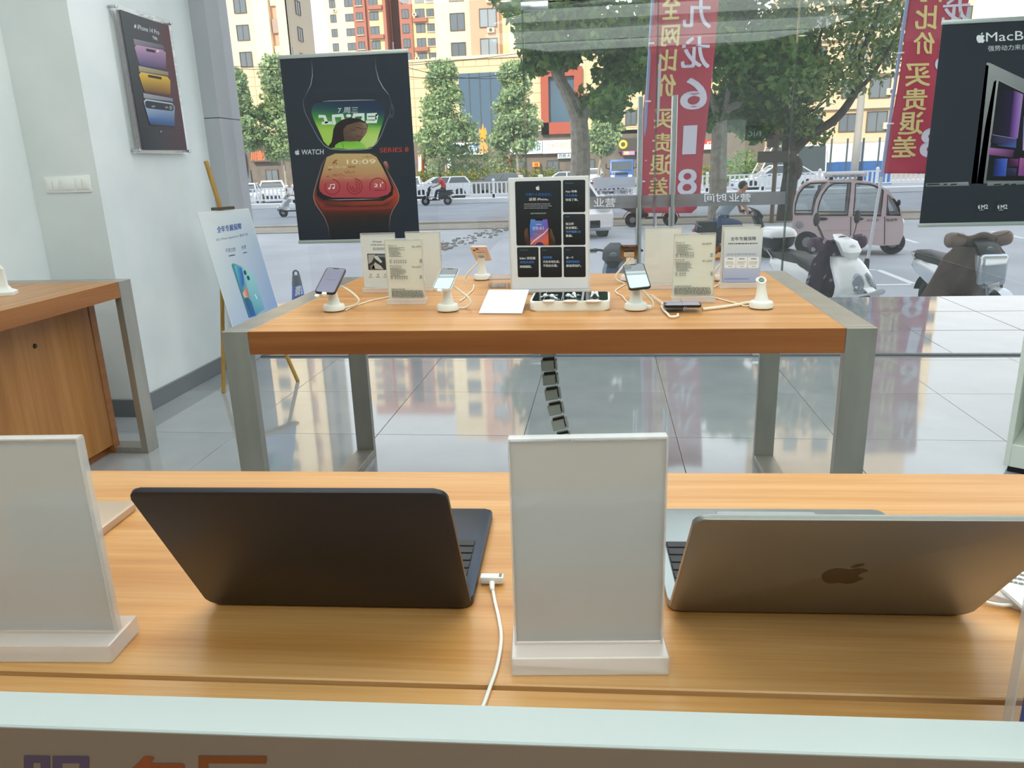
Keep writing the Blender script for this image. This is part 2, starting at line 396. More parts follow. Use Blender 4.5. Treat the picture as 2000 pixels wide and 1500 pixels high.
sill=struct('trim_2',MB().box(-2.58,4.3,GL-.02,GL+.02,-.004,.012),M_skirt)
# ceiling light feature: a leaf-shaped frame with luminous slats
cl=thing('ceiling_light','leaf shaped ceiling light with long luminous slats','ceiling light',(.75,-.5,3.02))
def el(y): return 2.35*math.sqrt(max(0,1-(y/2.25)**2))
MB().tube([(2.4*math.cos(t),2.3*math.sin(t),.02) for t in [2*math.pi*i/48 for i in range(48)]],.03,8,closed=True).build('frame',M_white,cl)
for y0,y1 in ((1.0,1.6),(-.66,.1),(-1.65,-.95)):
    MB().prism([(-el(y0),y0),(el(y0),y0),(el(y1),y1),(-el(y1),y1)],0,.03,'z').build('slat',M_lamp,cl)
MB().box(-.02,.02,-2.2,2.2,.03,.18).box(-2.3,2.3,-.02,.02,.03,.18).build('bracket',M_white,cl)
first=None
for x,y in ((-1.15,.93),(.35,.86),(2.2,.9),(.15,-2.2),(2.07,-1.9),(3.18,-3.1),(3.55,-1.95),(3.5,-.5),(-1.4,-2.2)):
    if first is None:
        first=thing('downlight','round recessed downlight in the shop ceiling','downlight',(x,y,3.2),0,'downlights in the shop ceiling')
        MB().lathe([(.075,0),(.09,-.002),(.09,-.008),(.072,-.012),(.07,-.004)],20).build('trim_ring',M_white,first)
        MB().lathe([(0,-.006),(.07,-.006)],20).build('diffuser',mat('downlight_diffuser','#fffaf0',.5,emit=16),first)
    else: dup(first,(x,y,3.2),0,'round recessed downlight in the shop ceiling')
# ---------------- tables ----------------
def ring_frame(x0,x1,y0,y1,h,par,t=.034,name='metal_frame',axis='y'):
    """rectangular steel hoop; bar is x1-x0 wide, hoop runs along y"""
    m=MB()
    m.box(x0,x1,y0,y0+t,0,h,.0015,1).build('leg',M_steel,par); MB().box(x0,x1,y1-t,y1,0,h,.0015,1).build('leg',M_steel,par)
    MB().box(x0,x1,y0+t,y1-t,h-t,h,.0015,1).build('top_bar',M_steel,par)
    MB().box(x0,x1,y0+t,y1-t,0,t,.0015,1).build('floor_bar',M_steel,par)
def display_table(name,label,loc,rz,L=1.965,Wd=1.175,seam=.585):
    t=thing(name,label,'table',loc,rz); b=.085
    ring_frame(0,b,0,Wd,T,t); ring_frame(L-b,L,0,Wd,T,t)
    for y0,y1,nm in ((.003,seam-.003,'tabletop_board'),(seam+.003,Wd-.003,'tabletop_board')):
        MB().box(b+.001,L-b-.001,y0+.0015,y1,T-.072,T,.0015,1).build(nm,M_oak,t)
    MB().box(b+.001,L-b-.001,.0015,.0035,T-.0745,T-.002).build('edge_band',M_oakd,t)  # thin strip carrying the painted shade of the front edge
    MB().box(b+.001,L-b-.001,seam-.01,seam+.01,T-.07,T-.02).build('seam_strip',M_dark,t)
    MB().box(.46,1.5,.16,1.0,T-.112,T-.072,.002,1).build('cable_tray',mat('dark_red_board','#6a3415',.5),t)
    return t
tab=display_table('display_table','wooden display table with steel hoop legs in front of the window',(-1.192,2.214,0),0)
cnt=display_table('display_counter','wooden table in the foreground carrying the laptops',(0,0,0),0,2.3,1.11,.583)
cnt.rotation_euler=(0,0,math.radians(1.8)); cnt.location=Matrix.Rotation(math.radians(1.8),3,'Z')@V((-1.05,-.583,0))+V((-.12,.606,0))
# wall counter at the left with a cabinet below
wc=thing('wall_counter','wooden counter with cupboard body and steel end frame by left wall','counter',(-3.06,.2,0))
Lx=.775; Ly=3.25
for x0 in (0,):
    MB().box(Lx-.034,Lx,Ly-.095,Ly,0,T,.0015,1).build('leg',M_steel,wc)
    MB().box(0,.034,Ly-.095,Ly,0,T,.0015,1).build('leg',M_steel,wc)
    MB().box(.034,Lx-.034,Ly-.095,Ly,T-.034,T,.0015,1).build('top_bar',M_steel,wc)
    MB().box(.034,Lx-.034,Ly-.095,Ly,0,.03,.0015,1).build('floor_bar',M_steel,wc)
M_oaky=wood('cherry_laminate_lengthwise','#9a6634','#ac783f','#bb8a52','y',.35); M_oakyd=wood('cherry_edge_lengthwise','#8a5426','#965e2d','#a26836','y',.4)
MB().box(.002,Lx-.003,0,Ly-.097,T-.075,T,.0015,1).build('countertop',M_oaky,wc)
MB().box(Lx-.003,Lx-.001,0,Ly-.097,T-.0755,T-.002).build('edge_band',M_oakyd,wc)
cb=MB().box(.01,Lx-.2,.05,Ly-.1,.06,T-.11,.002,1).build('cabinet_body',M_oakz,wc)
MB().box(Lx-.2,Lx-.18,.05,Ly-.07,.045,T-.11,.002,1).build('cabinet_door',M_oakz,wc)
MB().box(.01,Lx-.175,Ly-.1,Ly-.055,.0,T-.11,.002,1).build('side_panel',M_oakyd,wc)
MB().box(.05,Lx-.21,.1,Ly-.1,0,.06).build('plinth',M_oakd,wc)
lk=at(68,676,x=-3.06+Lx-.18)
lo=MB(); lo.M=TR(lk.x+3.06,lk.y-.2,lk.z)@Matrix.Rotation(math.pi/2,4,'Y'); lo.lathe([(0,.006),(.008,.006),(.011,.002),(.011,0)],16); lo.build('cabinet_lock',mat('dark_lock','#3a2a1c',.3,.7),wc)
# ---------------- foreground counter goods ----------------
def rr(w,h,r,n=5,cx=0,cy=0):
    return [(cx+sx*(w/2-r)+r*math.cos(math.radians(a0+90*i/n)),cy+sy*(h/2-r)+r*math.sin(math.radians(a0+90*i/n))) for sx,sy,a0 in ((1,1,0),(-1,1,90),(-1,-1,180),(1,-1,270)) for i in range(n+1)]
M_key=mat('black_key','#1b1d20',.45)
def laptop(name,label,loc,rz,w,d,lidl,tilt,mb,ml,logo=None,mport=True):
    t=thing(name,label,'laptop',loc,rz); th=.0112
    MB().prism(rr(w,d,.011,6,0,d/2),.0012,th,'z',.0018).build('base',mb,t)
    kx=w*.462; ky0=.03; ky1=.14
    kb=MB().prism(rr(kx*2,ky1-ky0,.004,3,0,(ky0+ky1)/2),th-.001,th+.0002,'z').build('keyboard_tray',M_black,t)
    rows=[14,14,14,13,12,10]; ks={}
    for r in range(6):
        n=rows[r]; y=ky0+(ky1-ky0)*(r+.5)/6; pw=kx*2/n
        for k in range(n):
            key=round(pw,4)
            if key not in ks: ks[key]=MB().box(-pw*.44,pw*.44,-.0068,.0068,0,.0012,.0008,1).build('key',M_key,kb); ks[key].location=(-kx+pw*(k+.5),y,th+.0002)
            else: place('key',ks[key].data,kb,(-kx+pw*(k+.5),y,th+.0002))
    MB().prism(rr(.132,.082,.004,3,0,d-.05),th-.0004,th+.0003,'z').build('trackpad',mat(mb.name+'_trackpad_seam','#5a6165',.4),t)
    MB().prism(rr(.1305,.0805,.004,3,0,d-.05),th-.0004,th+.0005,'z').build('trackpad_face',mb,t)
    hm=MB(); hm.tube([(-w*.4,.0,th-.003),(w*.4,0,th-.003)],.0045,10).build('hinge',M_black,t)
    lm=MB(); lm.M=TR(0,-.0022,th-.0058)@Matrix.Rotation(math.radians(tilt),4,'X')
    lm.prism(rr(w,lidl+.004,.012,6,0,lidl/2+.002),-.0028,.0028,'y',.0012); lid=lm.build('lid',ml,t)
    sm=MB(); sm.M=TR(0,-.0022,th-.0058)@Matrix.Rotation(math.radians(tilt),4,'X')
    sm.prism(rr(w-.008,lidl-.01,.009,5,0,lidl/2),.0028,.0034,'y').build('screen',mat('laptop_screen','#0a0b0d',.1),lid)
    if logo:
        gm=MB(); gm.M=TR(0,-.0022,th-.0058)@Matrix.Rotation(math.radians(tilt),4,'X')
        for sh in (APPLE,LEAF): gm.prism([(logo[0]+p.x*logo[2],logo[1]+(p.y-.5)*logo[2]) for p in sh],-.0031,-.0027,'y')
        gm.build('lid_emblem',logo[3],lid)
    return t
M_mid=mat('midnight_aluminium','#39424f',.38,.75); M_midl=mat('midnight_lid','#3a3a40',.42,.7)
M_gry=mat('space_grey_aluminium','#9fa9ac',.36,.7); M_gryl=noisy('space_grey_lid','#8b8a88','#939290',2,.38,metal=.75)
M_gold=mat('rose_gold_aluminium','#c9b29c',.4,.5)
l1=laptop('laptop','dark midnight laptop opened away from viewer left of the middle sign','x',0,.304,.236,.2165,30.5,M_mid,M_midl) if 0 else None
la=laptop('laptop','dark midnight laptop seen from behind between the left and middle acrylic signs',(-.297,.7304,T),math.radians(2.18),.304,.234,.2165,30.5,M_mid,M_midl)
lb=laptop('laptop','space grey laptop with emblem on its lid right of middle acrylic sign',(.2287,.752,T),math.radians(2.37),.3139,.236,.2225,38,M_gry,M_gryl,(-.0,.111,.05,mat('lid_emblem_dark','#5c524a',.2,.8)))
lc=laptop('laptop','rose gold laptop mostly hidden behind the left acrylic sign',(-.836,.73,T),math.radians(1.5),.304,.234,.2165,30.5,M_gold,M_gold)
# upright acrylic sign holders
M_paper=noisy('white_paper','#eeefea','#f3f4ef',4,.5)
def holder(name,label,loc,rz,w=.15,h=.236,d=.055,face=M_paper,sy=.026,bh=.021,margin=.004):
    t=thing(name,label,'sign holder',loc,rz)
    MB().box(-w/2-.001,w/2+.001,0,d,0.0005,bh,.0012,1).build('base_block',M_acre,t)
    MB().box(-w/2+.003,w/2-.003,sy-.0056,sy-.0008,bh,h,.0006,1).build('front_sheet',M_acr,t)
    MB().box(-w/2+.003,w/2-.003,sy+.0008,sy+.0056,bh,h,.0006,1).build('back_sheet',M_acr,t)
    MB().box(-w/2+.003,w/2-.003,sy-.0056,sy+.0056,h,h+.0015).build('sheet_edge',M_acre,t)
    for s in (-1,1): MB().box(s*(w/2-.0030)-.0008,s*(w/2-.0030)+.0008,sy-.0056,sy+.0056,bh,h).build('sheet_edge',M_acre,t)
    MB().box(-w/2+margin,w/2-margin,sy-.0005,sy+.0005,bh+.001,h-.003).build('paper_insert',face,t)
    return t
M_paperf=noisy('greyish_paper','#c9c3c3','#d0cbcb',4,.5)
hc=holder('sign_holder','upright acrylic sign holder with blank sheet standing between the two laptops',(-.012,.629,T),math.radians(4.8),face=M_paperf)
hl=holder('sign_holder','upright acrylic sign holder with blank sheet at far left of foreground table',(-.574,.608,T),math.radians(3.8),face=M_paperf)
_x=at(1964,1400,y=.54).x
hr=holder('sign_holder','upright acrylic sign holder with blue sheet at the right edge of foreground table',(_x+.074,.514,T),math.radians(-1),face=mat('blue_sheet','#2b3c98',.5),margin=.012)
# sloping price card stand behind the grey laptop
ps=thing('price_card_stand','low sloping acrylic card stand with printed white card right of grey laptop','card stand',(0,0,0))
Z0=.008
pq=[at(1940,1140,z=T+.012),at(2004,1196,z=T+.012),at(2110,1110,z=T+.05),at(2040,1060,z=T+.05)]
n=(pq[1]-pq[0]).cross(pq[2]-pq[0]).normalized(); n=n if n.z>0 else -n
m=MB(); A=[m._v(p) for p in pq]; B=[m._v(p-n*.005) for p in pq]
m._f(A); m._f(B[::-1])
for i in range(4): m._f([A[i],A[(i+1)%4],B[(i+1)%4],B[i]])
m.build('sloping_sheet',M_acre,ps)
m=MB(); q2=[p*.94+(pq[0]+pq[2])/2*.06 for p in pq]; m.poly([p+n*.0006 for p in q2]).build('printed_card',M_paper,ps)
P=Print(Plane(pq[0]+n*.001,pq[1]-pq[0],pq[3]-pq[0]))
P.lines([(1985,1100),(2060,1120),(2060,1160),(1960,1140)],5,'#7a7a78',.4,3); P.build(ps)
c0=(pq[0]+pq[1])/2; c1=(pq[2]+pq[3])/2
MB().prism([(0,0),(.012,0),(.012,.01),(0,.008)],-.05,.05,'x').build('stand_foot',M_acre,ps).matrix_basis=TR(c0.x,c0.y,T+.001)@Rz(-.75)
# power cables
cbm=thing('charging_cable','white charging cable with magnetic plug running from dark laptop to the table front','cable',(0,0,0))
pt=[at(x,y,z=T+.003) for x,y in ((962,1148),(966,1172),(975,1212),(979,1250),(971,1300),(957,1342),(943,1380),(925,1420))]
MB().tube(cat_rom(pt,6,False),.0019,8).build('cord',M_white,cbm)
p=at(960,1130,z=T+.007); mm=MB(); mm.M=TR(p)@Rz(math.radians(2)); mm.box(-.013,.0145,-.0055,.0055,-.0045,.0045,.0018).build('plug',M_white,cbm)
mm=MB(); mm.M=TR(p)@Rz(math.radians(2)); mm.box(.009,.0125,-.0035,.0035,.0044,.0049).build('plug_light',mat('grey_print','#7d7f78',.5),cbm)
MB().tube([at(961,1138,z=T+.007),at(961,1147,z=T+.005),at(962,1153,z=T+.004)],[.0034,.003,.0022],10).build('strain_relief',M_white,cbm)
cb2=thing('charging_cable','white cable curling beside the sloping card stand at right','cable',(0,0,0))
MB().tube(cat_rom([at(x,y,z=T+.004) for x,y in ((1880,1162),(1908,1170),(1935,1178),(1965,1182),(2000,1178),(2060,1164))],6,False),.0019,8).build('cord',M_white,cb2)
# white panel standing at the front edge
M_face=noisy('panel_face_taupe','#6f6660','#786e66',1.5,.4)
fp=thing('front_panel','white panel with coloured lettering standing along the front of foreground table','panel',(-.1,.4545,T),math.radians(1.95))
MB().box(-.62,.62,-.019,.019,0.0005,.0885,.0012,1).build('panel_body',noisy('white_lacquer','#b1b9ba','#b8bfc0',2,.5),fp)
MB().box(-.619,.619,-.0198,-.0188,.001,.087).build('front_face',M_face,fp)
P=Print(Plane(V((-.1,.4545,T))+Matrix.Rotation(math.radians(1.95),3,'Z')@V((0,-.0199,0)),(math.cos(math.radians(1.95)),math.sin(math.radians(1.95)),0),(0,0,1)),.0004)
for ch,x,col in (('服',40,'#3f3a5a'),('务',235,'#7a3c22'),('厅',378,'#6a3a1e')):
    P.text(ch,(x,1600),(x+135,1602),(x,1477),col,.035)
P.build(fp)
# ---------------- goods on the display table ----------------
M_sw=mat('stand_white','#eef1ec',.32,spec=.4)
M_cream=mat('cream_cable','#ebe3cf',.45)
def axes(ps,th,ro):
    R=Matrix.Rotation(ps,4,'Z'); U=(R@V((1,0,0))); Y=(R@V((0,math.cos(th),math.sin(th))))
    return U*math.cos(ro)+Y*math.sin(ro), Y*math.cos(ro)-U*math.sin(ro)
def pose(c,U,Y):
    N=U.cross(Y); return Matrix(((U.x,Y.x,N.x,c[0]),(U.y,Y.y,N.y,c[1]),(U.z,Y.z,N.z,c[2]),(0,0,0,1)))
def phone_parts(t,Mx,w,h,body,screen,backview=False):
    """phone body, display glass and camera bump in local x,y,z(front)"""
    m=MB(); m.M=Mx; m.prism(rr(w,h,.0105,5),-.0039,.0035,'z',.0012).build('phone_body',body,t,world=True)
    m=MB(); m.M=Mx; m.prism(rr(w-.0035,h-.0035,.009,5),.0034,.0040,'z').build('display_glass',M_black,t,world=True)
    m=MB(); m.M=Mx; m.prism(rr(w-.0075,h-.0075,.0075,5),.0039,.0042,'z').build('screen',screen,t,world=True)
    m=MB(); m.M=Mx; m.prism(rr(.022,.005,.0024,4,0,h/2-.0062),.0041,.0044,'z').build('notch',M_black,t,world=True)
    cm=MB(); cm.M=Mx; cm.prism(rr(.03,.03,.008,4,w*.5-.021,h/2-.021),-.0058,-.0038,'z',.0008); o=cm.build('camera_bump',body,t,world=True)
    for dx,dy in ((-.007,.007),(.007,-.007)):
        l=MB(); l.M=Mx@TR(w*.5-.021+dx,h/2-.021+dy,-.0072); l.lathe([(0,0),(.0055,0),(.0055,.002),(0,.002)],14).build('lens',mat('lens_black','#0a0b0e',.1),o,world=False).matrix_basis=t.matrix_basis.inverted()
def screenmat(name,bands):
    """lit phone screen: horizontal bands along local y (Generated)"""
    m=mat(name,bands[0][1],.08); L=m.node_tree.links; b=m.node_tree.nodes['Principled BSDF']
    t=nn(m,'ShaderNodeTexCoord'); s=nn(m,'ShaderNodeSeparateXYZ'); r=nn(m,'ShaderNodeValToRGB'); r.color_ramp.interpolation='CONSTANT' if len(bands)>2 else 'LINEAR'
    e=r.color_ramp.elements
    e[0].position,e[0].color=bands[0][0],lin(bands[0][1])+(1,); e[1].position,e[1].color=bands[-1][0],lin(bands[-1][1])+(1,)
    for p,c in bands[1:-1]: k=e.new(p); k.color=lin(c)+(1,)
    L.new(t.outputs['Generated'],s.inputs[0]); L.new(s.outputs['Z' if False else 'Y'],r.inputs[0]); L.new(r.outputs[0],b.inputs['Base Color']); L.new(r.outputs[0],b.inputs['Emission Color']); b.inputs['Emission Strength'].default_value=.03
    return m
def stand(name,label,base,group,topc=None,hgt=.092,hollow=False):
    t=thing(name,label,'phone stand',(base.x,base.y,T),0,group)
    MB().lathe([(0,.0),(.034,0),(.0355,.002),(.0355,.003)],32).build('foot_pad',M_black,t)
    MB().lathe([(0,.0028),(.036,.0028),(.0375,.005),(.0372,.019),(.034,.0235),(.026,.0255),(0,.0255)],36).build('stand_base',M_sw,t)
    tp=topc or V((0,.006,hgt)); s=[]
    for k in range(9):
        a=k/8; z=.024+(hgt-.024)*a; r=.0235-.0095*math.sin(min(1,a*1.25)*math.pi/2)+(.0028*max(0,a-.7)/.3)
        c=V((tp.x*a*a,tp.y*a*a,0)); s.append([(c.x+r*math.cos(q),c.y+r*math.sin(q)*.9,z+(0 if not (hollow and k==8) else -.008*math.sin(q)*-1+.004)) for q in [2*math.pi*i/20 for i in range(20)]])
    MB().loft(s).build('column',M_sw,t)
    lb=MB(); lb.ell((.017,-.030,.0205),(.0016,.001,.0018),8,6).build('status_light',mat('status_dot','#55585a',.4),t)
    return t
Mph_black=mat('black_phone_body','#23262b',.3,.3); Mph_white=mat('starlight_phone_body','#e6e3da',.25); Mph_pink=mat('rose_phone_body','#ead9d4',.28); Mph_bronze=mat('bronze_phone_body','#4d3722',.3,.4); Mph_green=mat('dark_green_phone_body','#2c3a38',.3,.3)
SG='white phone stands on the display table'
def phone_on(t,label,name,c,ps,th,ro,w,h,body,screen,grp='phones on display stands'):
    p=thing(name,label,'phone',c,0,grp); U,Y=axes(math.radians(ps),math.radians(th),math.radians(ro)); Mx=pose(c,U,Y)
    phone_parts(p,Mx,w,h,body,screen)
    # holder plate behind the phone, part of the stand
    m=MB(); m.M=Mx; m.box(-.021,.021,-.028,.02,-.0105,-.0045,.003).build('holder_plate',M_sw,t,world=True)
    return p,Mx
def cable(t,pts,r=.0033,name='cord',mm=None): MB().tube(cat_rom(pts,5,False),r,8).build(name,mm or M_cream,t,world=True)
def zp(x,y,z): return at(x,y,z=T+z)
def yp(x,y,yy): return at(x,y,y=yy)
sc1=screenmat('wallpaper_grey_violet',[(0,'#8d8ca0'),(1,'#7c7c90')]); sc2=screenmat('screen_reflection_bands',[(0,'#a9c3c6'),(.52,'#566b70'),(.6,'#83989a'),(.68,'#27383b'),(.8,'#233335')]);  # blue-grey bands paint the ceiling stripes mirrored in the second phone
# stand 1
b=V((-.942,2.553,T)); s1=stand('phone_stand','white phone stand at the left front of table holding violet-screened phone',b,SG)
p1,Mx=phone_on(s1,'black phone with plain violet screen tilted on the leftmost stand','phone',(-.944,2.552,.978),10.1,27.6,-10.7,.0715,.1467,Mph_black,sc1)
m=MB(); m.M=Mx; m.prism([(-.0155,.0007),(.0165,.0006),(.0165,.0013),(-.0155,.0014)],.0042,.0044,'z').build('swipe_bar',M_black,p1,world=True)
m=MB(); m.M=Mx; m.box(-.008,.008,-.084,-.071,-.006,.0055,.002).build('clamp',M_sw,s1,world=True)
m=MB(); m.M=Mx; m.box(-.034,-.018,-.086,-.072,-.012,-.004,.002).build('clamp',M_sw,s1,world=True)
cv3=lambda x,y:(600+x*.18,440+y*.18)
cable(s1,[yp(*cv3(x,y),2.60-.003*i) for i,(x,y) in enumerate(((350,655),(440,700),(525,765),(560,815),(530,860),(450,885),(405,893)))],.0042)
cab=thing('power_cord','thin cream cord running from the leftmost stand to behind price list','cable',(0,0,0))
cable(cab,[zp(*cv3(x,y),.003) for x,y in ((420,920),(450,905),(560,860),(700,815),(800,795),(900,775))],.0025)
# stand 2
b=V((-.530,2.532,T)); s2=stand('phone_stand','white phone stand in front holding the small phone right of price list',b,SG)
p2,Mx=phone_on(s2,'small pale phone with grey-green banded screen on second stand','phone',(-.531,2.533,.980),1,25.2,-6.5,.0642,.1315,Mph_white,sc2)
m=MB(); m.M=Mx; m.box(-.012,.004,-.076,-.064,-.005,.0055,.002).build('clamp',M_sw,s2,world=True)
cable(s2,[yp(*cv3(x,y),2.585-.004*i) for i,(x,y) in enumerate(((1590,665),(1680,730),(1755,795),(1768,850),(1715,893),(1645,898)))],.0042)
# stand 3, seen from behind
b=V((-.522,3.252,T)); s3=stand('phone_stand','white phone stand at the back turned to the window with pink phone',b,SG,V((0,-.004,.1)),.095)
p3,Mx=phone_on(s3,'pink phone seen from behind on a rear stand near the window','phone',(-.522,3.252,.985),179,30,0,.0715,.1467,Mph_pink,sc1)
cv3b=lambda x,y:(900+x*.2067,330+y*.2067)
cable(s3,[yp(*cv3b(x,y),3.2-.002*i) for i,(x,y) in enumerate(((175,870),(90,960),(45,1020),(40,1055),(75,1085),(170,1082)))],.0042)
cab=thing('power_cord','thin cream cord looping from the pink phone stand towards table middle','cable',(0,0,0))
cable(cab,[zp(*cv3b(x,y),.003) for x,y in ((125,1095),(115,1140),(80,1175),(40,1215),(-10,1250))],.0025)
# stand 4, seen from behind
b=V((.108,3.164,T)); s4=stand('phone_stand','white phone stand at the back turned to the window with bronze phone',b,SG,V((0,-.004,.1)),.095)
p4,Mx=phone_on(s4,'bronze phone seen from behind on a rear stand right of big board','phone',(.104,3.166,.988),178,27,0,.0715,.1467,Mph_bronze,sc1)
cable(s4,[yp(*cv3b(x,y),3.10-.002*i) for i,(x,y) in enumerate(((1600,840),(1500,960),(1466,1010),(1475,1050),(1545,1078)))],.0042)
cab=thing('power_cord','thin cream cord zigzagging from the bronze phone stand to the front','cable',(0,0,0))
cable(cab,[zp(*cv3b(x,y),.003) for x,y in ((1550,1090),(1500,1120),(1462,1150),(1480,1178),(1530,1205),(1555,1240),(1600,1275))],.0025)
# stand 5
b=V((.107,2.519,T)); s5=stand('phone_stand','white phone stand in front right holding the dark green phone',b,SG)
p5,Mx=phone_on(s5,'dark phone showing its grey landscape screen on the front right stand','phone',(.108,2.521,.982),-4.6,24.7,11.6,.0715,.1467,Mph_green,sc2)
m=MB(); m.M=Mx; m.lathe([(0,.0043),(.012,.0043),(.012,.0046),(0,.0046)],18,(-.02,.055,0)).build('dial_icon',mat('dial_icon','#47585d',.3),p5,world=True)
cv2=lambda x,y:(1180+x*.19,430+y*.19)
cable(s5,[yp(*cv2(x,y),2.575-.003*i) for i,(x,y) in enumerate(((388,715),(440,770),(490,825),(503,865),(488,900),(455,912)))],.0042)
MB().box(.036,.05,-.012,.004,.006,.016,.002).build('plug_socket',M_sw,s5)
# stand 6, empty
b=V((.511,2.526,T)); s6=stand('phone_stand','empty white phone stand near the right end of display table',b,SG,V((-.004,.004,.1)),.088,True)
m=MB(); m.M=TR(-.004,-.001,.0905)@Matrix.Rotation(math.radians(52),4,'X'); m.lathe([(0,.001),(.0085,.001),(.0105,.0042),(.0135,.0042),(.014,0),(0,0)],20).build('socket_ring',M_sw,s6)
m=MB(); m.M=TR(-.004,-.001,.0905)@Matrix.Rotation(math.radians(52),4,'X'); m.lathe([(0,.0022),(.0085,.0022)],16).build('socket_hollow',mat('socket_grey','#9fada6',.5),s6)
cable(s6,[zp(*cv2(x,y),.006) for x,y in ((1010,915),(1130,903),(1250,888),(1380,868),(1450,852),(1500,845))],.0052)
cab=thing('power_cord','thin cream cord from the right price list to the empty stand','cable',(0,0,0))
cable(cab,[zp(*cv2(x,y),.003) for x,y in ((1060,770),(1140,797),(1250,827),(1380,862),(1440,882),(1500,882))],.0027)
# stand 7 behind the blue card
b=V((.478,3.13,T)); s7=stand('phone_stand','white phone stand mostly hidden behind the blue service card',b,SG,V((0,-.004,.1)),.092)
p7,Mx=phone_on(s7,'copper phone mostly hidden behind the blue service card','phone',(.462,3.13,.985),200,30,0,.0715,.1467,mat('copper_phone_body','#8a5a38',.3,.3),sc1)
cable(s7,[yp(*cv2(x,y),3.08) for x,y in ((1205,440),(1150,505),(1125,560),(1150,605),(1205,612))],.0042)
cab=thing('power_cord','thin cream cord passing under the blue service card','cable',(0,0,0))
cable(cab,[zp(*cv2(x,y),.003) for x,y in ((1195,645),(1160,670),(1125,692),(1090,720))],.0025)
# phone lying on the table with curly cord
lp=thing('phone','black phone lying flat beside the right price list','phone',(.268,2.606,T),0,'phones on display stands')
pc=[at(1296,582,z=T+.024),at(1357,581.5,z=T+.024),at(1372,608.4,z=T+.02),at(1311,610.3,z=T+.02)]
U=(pc[3]-pc[0]).normalized(); Yv=(pc[0]-pc[1]).normalized(); cc=(pc[0]+pc[2])/2; U=(U-Yv*U.dot(Yv)).normalized()
Mx=pose(cc,U,Yv); 
if (Mx.to_3x3()@V((0,0,1))).z<0: Mx=pose(cc,-U,Yv)
phone_parts(lp,Mx,.0715,.1467*.8,Mph_black,screenmat('wallpaper_lilac',[(0,'#9693aa'),(1,'#8a87a0')]))
P=Print(Plane(Mx@V((0,0,.0045)),(1,0,0),(Mx.to_3x3()@V((0,0,1))).cross(V((1,0,0)))),.0001)
P.line([(1329,584),(1334,594)],.8,'#44445a').line([(1336,599),(1342,605)],1.2,'#55556a').line([(1341,599),(1337,605)],1.2,'#55556a').build(lp,'screen_text')
br=thing('phone_bracket','white security bracket with curly cord under the lying phone','phone bracket',(.24,2.55,T))
cable(br,[zp(*cv2(x,y),.006) for x,y in ((590,885),(610,925),(650,960),(675,990),(720,992),(755,985),(758,965))],.0035,'bracket_rail',M_sw)
MB().box(-.035,.02,-.045,.06,.0,.012,.003).build('bracket_plate',M_sw,br)
cable(br,[zp(*cv2(x,y),.008) for x,y in ((598,862),(625,870),(648,885))],.0055,'clamp',M_sw)
a0,a1=zp(*cv2(485,778),.010),zp(*cv2(600,862),.010); d=(a1-a0); s_=d.normalized().cross(V((0,0,1))).normalized(); uu=s_.cross(d.normalized())
cable(br,[a0+d*(k/88)+(s_*math.cos(k*2*math.pi/8)+uu*math.sin(k*2*math.pi/8))*.0045 for k in range(89)],.0014,'curly_cord')
# acrylic card holders on the table
def th(name,label,x0,x1,y,h=.232,face=M_paper,d=.05,rz=0,margin=.0035): return holder(name,label,((x0+x1)/2,y,T),rz,x1-x0,h,d,face,.026,.02,margin)
M_cream_paper=mat('cream_paper','#f6f4e6',.55)
h1=th('sign_holder','grey service card with printed photograph in acrylic holder at left end of table',-.955,-.812,2.925)
h2=th('sign_holder','left cream price list in acrylic holder beside the leftmost phone',-.781,-.639,2.655,face=M_cream_paper)
h3=th('sign_holder','blank white card in acrylic holder behind the left price list',-.782,-.637,2.955)
h4=th('sign_holder','blank white card in acrylic holder behind the right price list',.152,.296,2.925)
h5=th('sign_holder','right cream price list in acrylic holder behind the lying phone',.235,.379,2.635,face=M_cream_paper)
h6=th('sign_holder','pale blue gradient service card in acrylic holder at right end of table',.437,.581,2.925)
def card(h,y): return Print(Plane((0,y+.0193,T),(1,0,0),(0,0,1)),.0002)
GT='#5c6064'
q=lambda x,y:cv3(x,y)
P=card(h1,2.925)
P.rrect([q(572,125),q(945,125),q(985,672),q(622,672)],'#d9dedd',.01); P.up()
P.rrect([q(650,308),q(965,308),q(968,485),q(665,485)],'#33383c',.03); P.up()
P.px([q(660,318),q(740,316),q(700,400),q(664,420)],'#a9aaa6').px([q(700,470),q(735,400),q(800,440),q(830,480)],'#bcbcb6').px([q(720,330),q(760,330),q(815,395),q(800,410),q(735,360)],'#c5cad0').px([q(750,318),q(880,318),q(880,350),q(770,345)],'#6f7f8d').px([q(680,440),q(720,420),q(740,476),q(690,480)],'#77746e')
P.logo(q(717,177),3,GT); P.text('Deals',q(730,187),q(808,187),q(730,168),GT,.02); P.text('优惠选购手册',q(685,222),q(880,222),q(687,203),GT,.01); P.lines([q(712,245),q(900,245),q(900,275),q(714,275)],2,GT,.5,2)
for x in (690,770,850): P.rrect([q(x-10,527),q(x+10,527),q(x+10,542),q(x-10,542)],'#9da2a4',.2); P.lines([q(x-22,553),q(x+28,553),q(x+28,572),q(x-22,572)],2,'#8b9092',.5,x)
P.build(h1)
